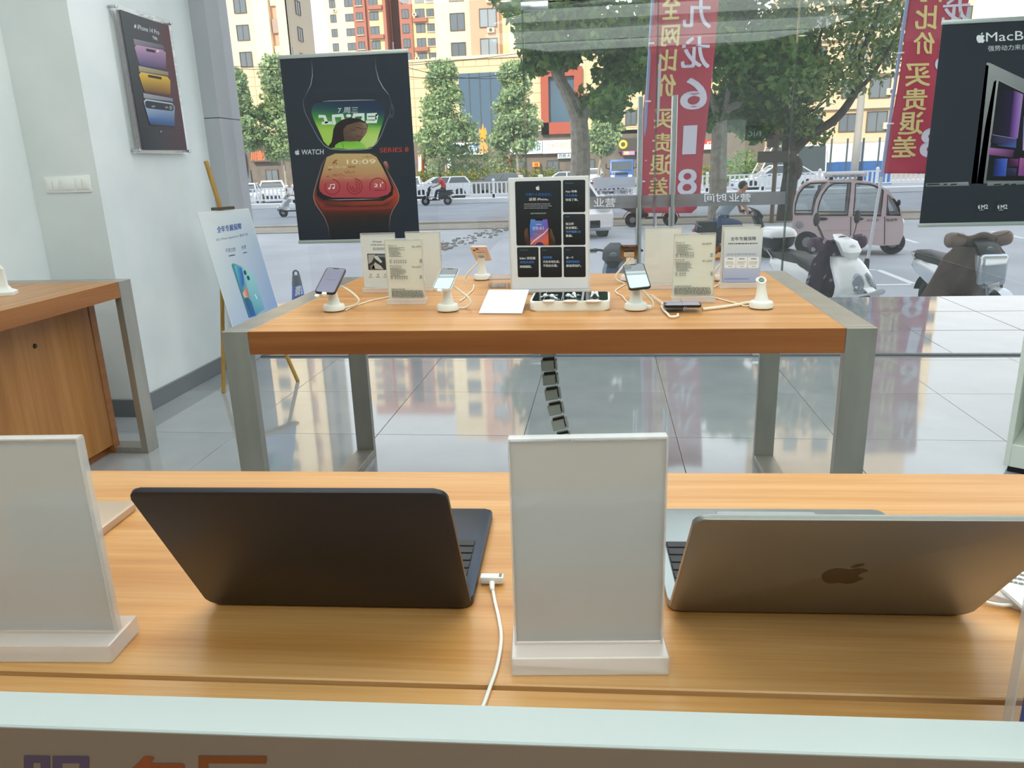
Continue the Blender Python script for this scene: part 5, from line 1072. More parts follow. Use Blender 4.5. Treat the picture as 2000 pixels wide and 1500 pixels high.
wall(bc,xs[0],xs[1],Y,Y+12,zt,34,PALE); wall(bc,xs[1],xs[2],Y-.9,Y+12,zt,34,SALM); wall(bc,xs[2],xs[3],Y-.1,Y+12,zt,34,YEL); wall(bc,xs[3],xs[4],Y,Y+12,zt,34,CREAM)
wall(bc,xs[0]-.4,xs[4]+.4,93.7,94.1,zt-.25,zt+.1,PALE,'cornice')
dz=Zp(893,43,Y)-Zp(897,100,Y)
for k in range(-1,5):
    z=Zp(893,43,Y)+dz*k
    if k>=-1:
        window(bc,X(894,60,Y),z,Y,1.75,1.9); window(bc,X(956,60,Y),z+.1,Y-.9,2.0,2.0,M_wgl); window(bc,X(1030,60,Y),z,Y,1.75,1.9)
        acunit(bc,X(958,60,Y)+.2,z+1.9,Y-.95)
M_blue=mat('blue_curtain_glass','#4f6880',.08,spec=.9)
gw=wall(bc,X(898,200,94),X(1000,200,94),93.88,94.05,Zp(940,272,94),Zp(940,142,94),M_blue,'curtain_wall')
for k in range(1,5): o=bc.location; x=X(898,200,94)+(X(1000,200,94)-X(898,200,94))*k/5; MB().box(x-.04-o.x,x+.04-o.x,-.18,-.08,Zp(940,272,94)-G,Zp(940,142,94)-G).build('mullion',M_frame,gw).matrix_parent_inverse=Matrix()
x0,x1=X(1057,200,94),X(1137,200,94); z0,z1=Zp(1090,262,94),Zp(1090,150,94)
wall(bc,x0,x1,93.4,96,z0,z0+1.3,mat('red_portal','#9c4a38',.6),'portal_frame'); wall(bc,x0,x0+.9,93.4,96,z0,z1,MATS['red_portal'],'portal_frame'); wall(bc,x1-.9,x1,93.4,96,z0,z1,MATS['red_portal'],'portal_frame'); wall(bc,x0,x1,93.4,96,z1,z1+1.0,MATS['red_portal'],'portal_frame')
wall(bc,x0+.9,x1-.9,94,94.4,z0+1.3,z1,M_blue,'portal_glass')
window(bc,X(1232,230,94),Zp(1232,230,94),93.93,1.3,1.7); window(bc,X(1030,150,94)+3.0,Zp(1034,142,94),94,.9,.9); window(bc,X(462,170,94),Zp(462,170,94),93.93,1.2,1.6); [window(bc,X(p_,225,94),Zp(p_,225,94),94,1.3,1.7) for p_ in (1255,1376,1425,1470,1515)]
for px,w in ((845,1.6),(905,1.8),(1013,1.5),(1080,1.4),(1150,1.4),(478,1.5),(530,1.6)): 
    window(bc,X(px,325,94),G+1.25,93.95,w,2.3,M_wg,n=2)
# shop signs
def sign(name,label,q,y,c,prints,th=.12,emit=0):
    x0,y0,x1,y1=q; a=at(x0,(y0+y1)/2,y=y); b=at(x1,(y0+y1)/2,y=y); zt=at((x0+x1)/2,y0,y=y).z; zb=at((x0+x1)/2,y1,y=y).z
    t=thing(name,label,'shop sign',((a.x+b.x)/2,y,zb)); w=(b.x-a.x)/2; MB().box(-w,w,0,(94.0-y if y>91 else th),0,zt-zb,.02,1).build('sign_panel',mat('sign_'+c[1:],c,.5),t)
    if prints:
        P=Print(Plane((0,y-.004,0),(1,0,0),(0,0,1)),.012)
        for p in prints: P.text(*p)
        P.build(t,'lettering',M_print)
    return t
sign('shop_sign','white shop sign with teal letters left of the pale trunk',(996,276,1059,301),93.3,'#e9f1f4',[('便民超市',(1000,297),(1056,295),(1000,279),'#1f7d8c',.04)])
sign('shop_sign','white shop sign with faint grey letters behind the pale trunk',(1060,273,1142,299),93.3,'#f4f4f2',[('兰州牛肉拉面',(1068,293),(1118,291),(1068,278),'#b9b4ae',.03)])
sign('shop_sign','small blue lettered sign above the white shop door',(1089,300,1140,309),93.4,'#dbe6f2',[('百姓大药房',(1091,308),(1130,307),(1091,301),'#33557d',.04)])
sign('shop_sign','long white shop sign with blue letters left of flame sign',(856,279,948,303),93.3,'#edf3f7',[('便利生活馆',(862,300),(940,298),(862,283),'#2b6aa0',.05)])
sign('shop_sign','white lettered sign at far left edge beside the post',(448,297,474,311),93.3,'#8c98a8',[('小吃',(453,310),(472,309),(453,297),'#f4f6fa',.05)])
sign('shop_sign','red and blue strip sign below the far left lettering',(452,312,476,323),93.3,'#c8364a',[('快餐',(456,322),(472,321),(456,314),'#f0d8dc',.03)])
sign('shop_sign','orange illuminated lettering sign left of the watch poster',(488,294,538,316),93.2,'#5a5048',[('川香火锅',(490,314),(536,312),(490,295),'#f06a3a',.06)])
sign('shop_sign','orange door poster low at far left shops',(463,327,477,342),93.2,'#d06a38',None)
sign('shop_sign','small orange notice on the grey shopfront beside teal sign',(1040,317,1054,326),93.2,'#f2a03c',[('福',(1043,325),(1051,325),(1043,318),'#d04018',.05)])
sign('shop_sign','red vertical sign left of the teal lettered shop',(990,304,997,325),93.2,'#c23a3c',[('烟酒',(991,312),(996,312),(991,305),'#f0c8b0',.0)])
sign('shop_sign','white vertical sign board in front of left shops',(873,304,880,338),93.0,'#eef2f2',None)
sign('shop_sign','orange checked vertical sign beside the watch poster',(817,302,823,336),93.0,'#e8883c',[('一一一一一',(818,334),(822,334),(818,304),'#fbe6d2',.05)])
sign('shop_sign','dark sign with yellow round emblem left of door handles',(1208,270,1246,297),93.3,'#3e3c3a',None)
e=thing('emblem_sign','round yellow emblem with dark ring on the dark shopfront sign','emblem',(X(1217,282,93.25),93.28,Zp(1217,282,93.25)))
m=MB(); m.M=Matrix.Rotation(math.pi/2,4,'X'); m.lathe([(0,0),(.5,0),(.5,.08),(0,.08)],24); m.build('disc',mat('emblem_yellow','#d9c03a',.5),e); m=MB(); m.M=Matrix.Rotation(math.pi/2,4,'X'); m.lathe([(.12,.08),(.25,.08),(.25,.11),(.12,.11)],20); m.build('ring',M_frame,e)
sign('shop_sign','rainbow striped small sign under the yellow emblem',(1216,295,1240,303),93.2,'#d86aa0',[('便利',(1219,302),(1228,302),(1219,296),'#f6f2a0',.05),('店',(1229,302),(1238,302),(1229,296),'#60c0e0',.05)])
sign('shop_sign','red and white sign left of the second plane tree trunk',(1370,276,1396,292),93.3,'#e6e2e0',[('餐饮',(1372,282),(1393,281),(1372,273),'#d02828',.06)])
fs=thing('flame_sign','orange flame shaped lamp sign on a thin post by the shops','street sign',(X(944,275,80),80,G))
MB().tube([(0,0,0),(0,0,Zp(944,285,80)-G)],.06,8).build('post',M_frame,fs)
zz=Zp(944,272,80)-G; MB().prism([(p.x*.62,zz+p.y*1.5) for p in cat_rom([(-.45,0),(.4,0),(.62,.35),(.4,.75),(.2,.55),(.05,1.0),(-.25,.6),(-.55,.7),(-.65,.3)],3)],-.06,.06,'y').build('flame',mat('flame_orange','#f0922a',.5,emit=.35),fs)
zz=Zp(944,299,80)-G; MB().prism([(-.6,zz),(.6,zz),(.25,zz+1.3),(-.25,zz+1.3)],-.05,.05,'y').build('lower_board',mat('board_tan','#c99a58',.6),fs)
# right hand building, fence, poles, wires
Y=76; bd_=thing('apartment_block','beige apartment block with balconies behind the trees at right','building',(X(1550,200,Y),Y,G)); BEI=noisy('beige_render','#cbb291','#d6bf9f',.3,.8)
wall(bd_,X(1550,200,Y),X(1852,200,Y),Y,Y+12,G,40,BEI)
for k in range(-1,9):
    z=Zp(1700,238,Y)+2.9*k
    wall(bd_,X(1590,240,Y),X(1852,240,Y),Y-.35,Y+.1,z-1.75,z-1.1,mat('balcony_band','#c3b49c',.8),'balcony_band')
    for px,w,h in ((1590,1.3,1.5),(1655,1.5,1.6),(1712,1.8,1.8),(1770,1.5,1.6),(1820,1.5,1.6)): window(bd_,X(px,238,Y),z,Y,w,h)
    acunit(bd_,X(1734,238,Y),z-.4,Y)
Y=105; be_=thing('apartment_block','distant tan block peeking above the second poster','building',(X(1890,20,Y),Y,G)); wall(be_,X(1855,20,Y),X(1903,20,Y),Y,Y+10,G,Zp(1890,-40,Y)+14,CREAM)
for k in range(8): window(be_,X(1886,20,Y),Zp(1886,25,Y)-3*k+6,Y,1.5,1.5)
fe=thing('site_fence','construction fence of white panels over blue corrugated sheet at right','fence',(X(1560,320,56),56,G))
M_fb=mat('fence_blue','#2f5f9e',.5); M_fw=mat('fence_white','#d5dadf',.5); xa,xb=X(1555,320,56),X(1740,320,56); n=6; zb=Zp(1640,316,56)-G; zt=Zp(1640,280,56)-G; first=None
for k in range(n):
    w=(xb-xa)/n
    if first is None:
        m=MB(); pts=[]; 
        for i in range(17): pts.append((w*i/16,-.04 if i%2 else .0))
        m.prism(pts+[(w,.05),(0,.05)],0,zb-.02,'z'); first=(m.build('blue_sheet',M_fb,fe).data,MB().box(.03,w-.03,0,.03,zb,zt).build('white_panel',M_fw,fe).data,MB().box(-.05,.05,-.05,.05,0,zt+.3).build('post',mat('fence_post','#3a4a58',.6),fe).data)
    else: place('blue_sheet',first[0],fe,(w*k,0,0)); place('white_panel',first[1],fe,(w*k,0,0)); place('post',first[2],fe,(w*k,0,0))
pl=thing('utility_pole','tall tapering concrete utility pole in front of the beige block','pole',(X(1668,340,50),50,G)); MB().tube([(0,0,0),(.05,0,11.5)],[.24,.16],12).build('pole_shaft',mat('pole_concrete','#9a9a98',.8),pl); MB().box(-.8,.9,-.05,.05,10.6,10.75).build('cross_arm',M_frame,pl)
sp_=thing('sign_post','thin brown sign post with dark boxes beside the seated rider','street sign',(B(1486,440).x,26.5,G)); zz=lambda py:at(1486,py,y=26.5).z-G
MB().tube([(0,0,0),(.02,0,zz(255))],.07,8).build('post',mat('brown_post','#6a5a48',.6),sp_)
MB().box(-.55,.62,-.12,.12,zz(318),zz(296),.02,1).build('lower_box',mat('sign_brown','#4c4440',.6),sp_); MB().box(-.28,.05,-.15,.1,zz(289),zz(264),.02,1).build('upper_box',MATS['sign_brown'],sp_); MB().tube([(-.7,0,zz(265)),(.7,0,zz(265))],.03,6).build('cross_bar',M_frame,sp_)
wi=thing('overhead_wires','bundle of dark overhead wires crossing the street','wires',(0,58,12))
for k,(a,b,s) in enumerate((((400,127),(860,118),.3),((780,127),(1110,128),.9),((780,148),(1100,118),.6),((400,132),(1010,105),.5),((1500,100),(1800,108),.4),((1040,118),(1350,60),.7))):
    A_=at(*a,y=58); B_=at(*b,y=58); MB().tube([A_.lerp(B_,i/10)-V((0,0,s*4*(i/10)*(1-i/10)))-V((0,58,12)) for i in range(11)],.022,5).build('wire',M_black,wi)
# things the glass mirrors: lit poster and lettering on the shop's rear wall
_q=at(1432,292,y=14.63); rp=thing('rear_poster','pale tall backlit poster on the rear wall mirrored in the glass','poster',(_q.x,-3.97,_q.z)); MB().box(-.2,.2,-.03,.02,-.5,.5).build('lightbox',mat('rear_lightbox','#cfe0dc',.5,emit=1.6),rp)

_q=at(1478,259,y=14.62); rs=thing('rear_sign','dark sign with pale blue lettering on the rear wall mirrored in the glass','sign',(_q.x,-3.97,_q.z)); MB().box(-.3,.3,-.03,.015,-.12,.12).build('sign_panel',mat('rear_sign_dark','#2c2c30',.4),rs)
_vs,_fs=glyphs('nic',0,3,0); _m=bpy.data.meshes.new('lettering'); _m.from_pydata([(.08-.22*x,.018,-.06+.12*y) for x,y in _vs],[],_fs); _m.materials.append(mat('rear_letter_blue','#c4d0ff',.4,emit=3)); _o=bpy.data.objects.new('lettering',_m); COL.objects.link(_o); _o.parent=rs
# ---------------- vehicles ----------------
M_tyre=mat('tyre_rubber','#232427',.8); M_rim=mat('alloy_rim','#8d9094',.35,.8); M_carg=mat('car_glass','#3c474f',.08,spec=.8); M_lampw=mat('headlamp_clear','#dfe6ea',.1); M_lampr=mat('tail_lamp_red','#b8242a',.2); M_plast=mat('scooter_plastic_black','#1d2024',.45)
def wheel(par,x,y,z,r,w,name='wheel'):
    m=MB(); m.M=TR(x,y,z)@Matrix.Rotation(math.pi/2,4,'X'); m.lathe([(r*.55,-w*.3),(r*.62,-w/2),(r*.9,-w/2),(r,-w*.3),(r,w*.3),(r*.9,w/2),(r*.62,w/2),(r*.55,w*.3)],22); t=m.build(name,M_tyre,par)
    m=MB(); m.M=TR(x,y,z)@Matrix.Rotation(math.pi/2,4,'X'); m.lathe([(0,-w*.34),(r*.2,-w*.36),(r*.6,-w*.25),(r*.6,w*.25),(r*.2,w*.36),(0,w*.34)],16)
    for k in range(5): a=2*math.pi*k/5; m.tube([(r*.12*math.cos(a),r*.12*math.sin(a),0),(r*.58*math.cos(a),r*.58*math.sin(a),0)],r*.06,6)
    m.build('rim',M_rim,t); return t
def car(name,label,cat,loc,rz,L=4.5,W=1.8,H=1.5,col='#e4e8ea',kind='sedan',group=None):
    """x forward, origin at the centre on the road"""
    t=thing(name,label,cat,loc,rz,group); paint=mat('car_paint_'+col[1:],col,.22,coat=.6); h=L/2; w=W/2; cz=.18
    if kind=='sedan': prof=[(-h,.45),(-h+.05,.85),(-h+.5,.98),(-h*.15,1.0),(h*.42,.94),(h-.25,.78),(h,.6),(h-.02,.3),(h-.2,cz),(-h+.2,cz)]; cab=[(-h*.78,.97),(-h*.42,H),(h*.12,H),(h*.48,.93)]
    elif kind=='suv': prof=[(-h,.5),(-h+.03,1.02),(-h+.3,1.08),(h*.45,1.06),(h-.3,.95),(h,.72),(h-.02,.35),(h-.2,.24),(-h+.2,.24)]; cab=[(-h*.95,1.06),(-h*.8,H),(h*.12,H),(h*.5,1.05)]
    else: prof=[(-h,.45),(-h,1.0),(h*.55,1.0),(h-.1,.95),(h,.6),(h,.35),(h-.2,.25),(-h+.2,.25)]; cab=[(-h,1.0),(-h,H),(h*.55,H),(h*.9,.98)]
    m=MB(); n=[(x,z) for x,z in prof]; secs=[]
    for k,(yy,s,dz) in enumerate(((-w,.96,.04),(-w*.93,1,0),(0,1.0,.0),(w*.93,1,0),(w,.96,.04))): secs.append([(x*s,yy,z+(dz if z<.5 else -dz*.6)) for x,z in n])
    m.loft(secs).build('body',paint,t,angle=40)
    gm=MB(); gm.loft([[(x,s*(w*.93 if i in(0,3) else w*.72),z-(.015 if i in (1,2) else 0)) for i,(x,z) in enumerate(cab)] for s in (-1,1)]).build('windows',M_carg,t)
    rm=MB(); a,b=cab[1],cab[2]; rm.loft([[(a[0]-.06,-w*.735,H-.05),(a[0]+.02,-w*.66,H+.025),(a[0]+.02,w*.66,H+.025),(a[0]-.06,w*.735,H-.05)],[(b[0]+.1,-w*.735,H-.06),(b[0]-.02,-w*.66,H+.02),(b[0]-.02,w*.66,H+.02),(b[0]+.1,w*.735,H-.06)]]).build('roof_panel',paint,t)
    for s in (-1,1):
        for p,q in ((cab[0],cab[1]),(cab[3],cab[2]),(((cab[0][0]+cab[3][0])/2,cab[0][1]),((cab[1][0]+cab[2][0])/2,H))): MB().tube([(p[0],s*w*.94,p[1]),(q[0],s*w*.73,q[1])],.045,6).build('window_pillar',paint,t)
        MB().ell((cab[3][0]-.35,s*(w+.1),cab[3][1]+.08),(.09,.11,.07),8,6).build('wing_mirror',paint,t)
        MB().ell((h-.12,s*w*.7,.74 if kind!='suv' else .86),(.14,.24,.09),10,6).build('headlamp',M_lampw,t); MB().ell((-h+.06,s*w*.78,.86),(.07,.2,.1),10,6).build('tail_lamp',M_lampr,t)
        MB().box(cab[0][0]*.1,cab[0][0]*.1+.14,s*w-.015 if s>0 else -w-.01,s*w+.01 if s>0 else -w+.015,.84,.87).build('door_handle',paint,t)
        for x in (-h*.6,h*.62): 
            wheel(t,x,s*(w-.1),.33,.33,.22)
            m=MB(); m.M=TR(x,s*(w-.005),.36)@Matrix.Rotation(math.pi/2,4,'X'); m.lathe([(0,-.012),(.39,-.012),(.39,.012),(0,.012)],20); m.build('wheel_arch',M_plast,t)
    MB().box(h-.04,h+.012,-w*.55,w*.55,.34,.55,.02,1).build('grille',M_plast,t); MB().box(h,h+.02,-.22,.22,.42,.53).build('number_plate',mat('plate_blue','#3558a8',.4),t)
    return t
def gp(px,py,y=None): p=at(px,py,z=G); return p
def onroad(px,y): return V((at(px,360,y=y).x,y,G+.015))
CG='cars on the far road'
car('car','white sedan facing the camera, leftmost car beside the window post','car',onroad(477,48),math.radians(-74),4.4,1.8,1.45,'#e6eaec','sedan')
car('car','white hatchback facing the camera just left of the watch poster','car',onroad(531,53.5),math.radians(-68),4.2,1.8,1.5,'#eef1f2','suv')
car('car','white car partly hidden by the right edge of the watch poster','car',onroad(800,55),math.radians(-80),4.4,1.8,1.45,'#e9edef','sedan')
car('car','small white car on the road below the bushy street tree','car',onroad(858,50),math.radians(-162),4.0,1.75,1.45,'#dfe6ec','suv')
car('car','dark saloon parked along shops behind the black tiled board','car',onroad(1072,68),math.radians(185),4.7,1.85,1.5,'#3a424a','sedan')
car('car','white car parked by the shops right of pale trunk','car',onroad(1155,70),math.radians(-95),4.4,1.8,1.5,'#e3e8ea','suv')
car('car','pale silver car parked behind the board beside the pale trunk','car',onroad(1100,57),math.radians(178),4.4,1.8,1.45,'#cfd6da','sedan')
car('car','grey car parked behind the yellow green hedge','car',onroad(970,60.2),math.radians(170),4.4,1.8,1.45,'#4d5355','suv')
car('car','white sedan driving left behind the railing near leaning tree','car',onroad(1517,49),math.radians(181),5.2,1.9,1.55,'#eff2f4','sedan')
car('van','white box van behind the white sedan at right','van',onroad(1535,56),math.radians(184),4.6,2.0,2.7,'#eef1f3','van')
su=gp(1105,468); car('car','white SUV parked on the forecourt, mostly hidden by the black tiled board','car',(su.x-.2,su.y+1.7,G),math.radians(-72),4.6,1.85,1.68,'#f1f4f6','suv')
# blue lorry
tk=thing('lorry','blue flatbed lorry parked by the shops under the yellow emblem','lorry',onroad(1214,66),math.radians(-92)); bl_=mat('lorry_blue','#2f5ea8',.3,coat=.4)
MB().prism([(.2,.6),(.2,2.2),(1.6,2.2),(1.95,1.4),(2.0,.6)],-.95,.95,'y',.08).build('cab',bl_,tk); MB().prism([(1.66,2.0),(1.97,1.38),(2.0,1.36),(1.72,2.05)],-.8,.8,'y').build('windscreen',M_carg,tk)
for s in (-1,1): MB().box(.5,1.4,s*.96-.02,s*.96+.02,1.35,1.95).build('side_window',M_carg,tk); MB().box(1.98,2.06,s*.7-.16,s*.7+.16,.78,1.0,.03,1).build('headlamp',M_lampw,tk); MB().tube([(1.9,s*.95,1.5),(2.05,s*1.2,1.55),(2.05,s*1.2,1.9)],.05,6).build('wing_mirror',M_plast,tk); wheel(tk,1.2,s*.8,.4,.4,.25); wheel(tk,-2.2,s*.8,.4,.4,.25)
MB().box(-3.2,.15,-.95,.95,.7,1.25,.03,1).build('load_bed',bl_,tk); MB().box(1.97,2.1,-.95,.95,.42,.66,.04,1).build('bumper',M_plast,tk); MB().box(2.0,2.03,-.5,.5,1.02,1.2).build('grille',M_plast,tk)
# enclosed tricycle, modelled on its near side plane
TY=17.75; TA=math.radians(-13); TO=V((at(1500+270*.17331,460,y=TY).x,TY,G)); TP=Plane(TO,(math.cos(TA),math.sin(TA),0),(0,0,1)); O=V((0,0,0))
def c1(x,y): p=TP.px((1500+x*.17331,330+y*.17333)); return V((p.x,0,p.y))
PINK=mat('tricycle_dusty_pink','#cdbcc0',.35,coat=.3); TRIM=mat('tricycle_trim','#b9b3ae',.35); 
tz=thing('electric_tricycle','enclosed pale pink electric tricycle parked on the forecourt','tricycle',TO,TA)
def t2(pts): return [(c1(x,y).x-O.x,c1(x,y).z-O.z) for x,y in pts]
TW=1.05
lower=t2([(268,690),(285,525),(540,522),(1300,530),(1505,527),(1528,620),(1522,760),(1480,852),(1290,866),(940,835),(640,822),(585,815),(572,780),(530,730),(470,705),(410,703),(350,730),(320,770),(300,830),(272,800)])
MB().prism(lower,0,TW,'y').build('body_shell',PINK,tz,angle=50)
arc=[(282,530),(280,470),(296,370),(335,260),(400,180),(480,143),(600,130),(800,126),(980,128),(1120,142),(1230,172),(1330,228),(1410,310),(1470,400),(1508,500),(1518,560)]
arc3=cat_rom([V((*p,0)) for p in t2(arc)],3,False); inn=[]
for i,p in enumerate(arc3):
    a=arc3[max(i-1,0)]; b=arc3[min(i+1,len(arc3)-1)]; tt=(b-a).normalized(); inn.append(p+V((tt.y,-tt.x,0))*.045)
MB().loft([[(p.x,-.01,p.y),(p.x,TW+.01,p.y),(q_.x,TW+.01,q_.y),(q_.x,-.01,q_.y)] for p,q_ in zip(arc3,inn)]).build('roof_shell',PINK,tz)
M_tpane=pane('tricycle_pane',(.93,.95,.95),.06,.05,'#c8ccd0')
for side in (0,1):
    yy=-.012 if side==0 else TW-.012
    def pil(pts,w,name='door_pillar',m=PINK):
        c=cat_rom([V((*p,0)) for p in t2(pts)],4,False); L=[]
        for i,p in enumerate(c):
            a=c[max(i-1,0)]; b=c[min(i+1,len(c)-1)]; tt=(b-a).normalized(); nn2=V((-tt.y,tt.x,0))*w/2; L.append([(p.x+nn2.x,yy-.006,p.y+nn2.y),(p.x+nn2.x,yy+.03,p.y+nn2.y),(p.x-nn2.x,yy+.03,p.y-nn2.y),(p.x-nn2.x,yy-.006,p.y-nn2.y)])
        MB().loft(L).build(name,m,tz)
    pil([(690,150),(625,220),(565,330),(535,430),(528,530)],.085); pil([(965,140),(945,300),(925,530)],.1); pil([(1335,235),(1318,380),(1305,535)],.12)
    for q_ in ([(300,505),(312,390),(345,280),(410,200),(480,165),(665,155),(590,240),(535,350),(505,505)],[(555,520),(570,400),(610,290),(680,200),(735,165),(935,158),(918,350),(900,520)],[(960,520),(975,350),(985,165),(1150,175),(1240,205),(1300,245),(1285,400),(1272,525)],[(1335,520),(1350,290),(1420,350),(1470,440),(1490,520)]):
        c=t2(q_); MB().prism(c,yy+.012,yy+.018,'y').build('window_pane',M_tpane,tz)
        MB().tube([(x,yy+.01,z) for x,z in c],.022,6,closed=True).build('window_seal',M_plast,tz)
    if side==0:
        for q_ in ([(540,535),(545,600),(570,680),(620,790)],[(935,540),(930,700),(925,825)],[(1315,540),(1312,850)],[(545,690),(910,690)],[(940,695),(1310,690)]): c=t2(q_); MB().tube([(x,-.002,z) for x,z in c],.009 if q_[0][1]<600 else .004,5).build('door_seam',M_plast if q_[0][1]<600 else TRIM,tz)
        for x in (617,1020): c=c1(x,563)-O; MB().ell((c.x,-.01,c.z),(.1,.025,.035),12,6).build('door_handle',M_plast,tz)
        c=c1(355,630)-O; m=MB(); m.M=TR(c.x,-.012,c.z)@Matrix.Rotation(math.pi/2,4,'X'); m.lathe([(0,-.01),(.075,-.01),(.075,.012),(.05,.02),(0,.02)],16); m.build('filler_cap',mat('filler_grey','#8f989e',.3,.5),tz)
        P=Print(Plane(TO+TP.N*.014,TP.U,(0,0,1)),.002); P.text('新能源',(1693,433),(1716,432),(1693,428),'#8a7470',.02); P.text('电动车',(1731,433),(1753,432),(1731,427),'#5a5058',.04); P.build(tz,'lettering')
MB().box(.42,.5,.1,TW-.1,.75,1.25,.03,1).box(.5,.95,.1,TW-.1,.62,.76,.03,1).build('rear_seat',M_plast,tz); MB().box(1.15,1.22,.25,TW-.25,.75,1.3,.03,1).box(1.2,1.5,.25,TW-.25,.62,.76,.03,1).build('driver_seat',M_plast,tz)
MB().tube([(2.0,TW/2,.7),(1.9,TW/2,1.0)],.03,8).tube([(1.88,TW/2-.28,1.02),(1.92,TW/2,1.0),(1.88,TW/2+.28,1.02)],.02,8).build('handlebar',M_plast,tz)
for i,s in enumerate((.12,TW-.12)): p=c1(440,870)-O; wheel(tz,p.x,s,.27,.27,.14)
p=c1(1415,868)-O; wheel(tz,p.x,TW/2-.25,.25,.25,.12)
p=c1(1525,640)-O; MB().ell((p.x-.01,.22,p.z+.05),(.05,.12,.09),10,6).ell((p.x-.01,TW-.22,p.z+.05),(.05,.12,.09),10,6).build('headlamp',M_lampw,tz)
p=c1(1470,380)-O; MB().ell((p.x,-.06,p.z),(.04,.05,.07),10,6).build('wing_mirror',M_plast,tz)
a,b=c1(650,75)-O,c1(1130,75)-O; MB().box(a.x,b.x,.1,TW-.1,a.z-.04,a.z+.035,.03).build('roof_box',mat('rack_silver','#c4cad0',.3,.4),tz)
for x in (a.x+.1,b.x-.15): MB().box(x,x+.06,.15,TW-.15,(c1(800,128)-O).z-.02,a.z-.03).build('roof_rack_leg',M_plast,tz)
P=Print(Plane(TO-TP.N*.095,TP.U,(0,0,1)),.003); P.text('电动三轮车',(1626,346.5),(1682,345.5),(1626,342),'#7d858e',.03); P.build(tz,'roof_lettering')
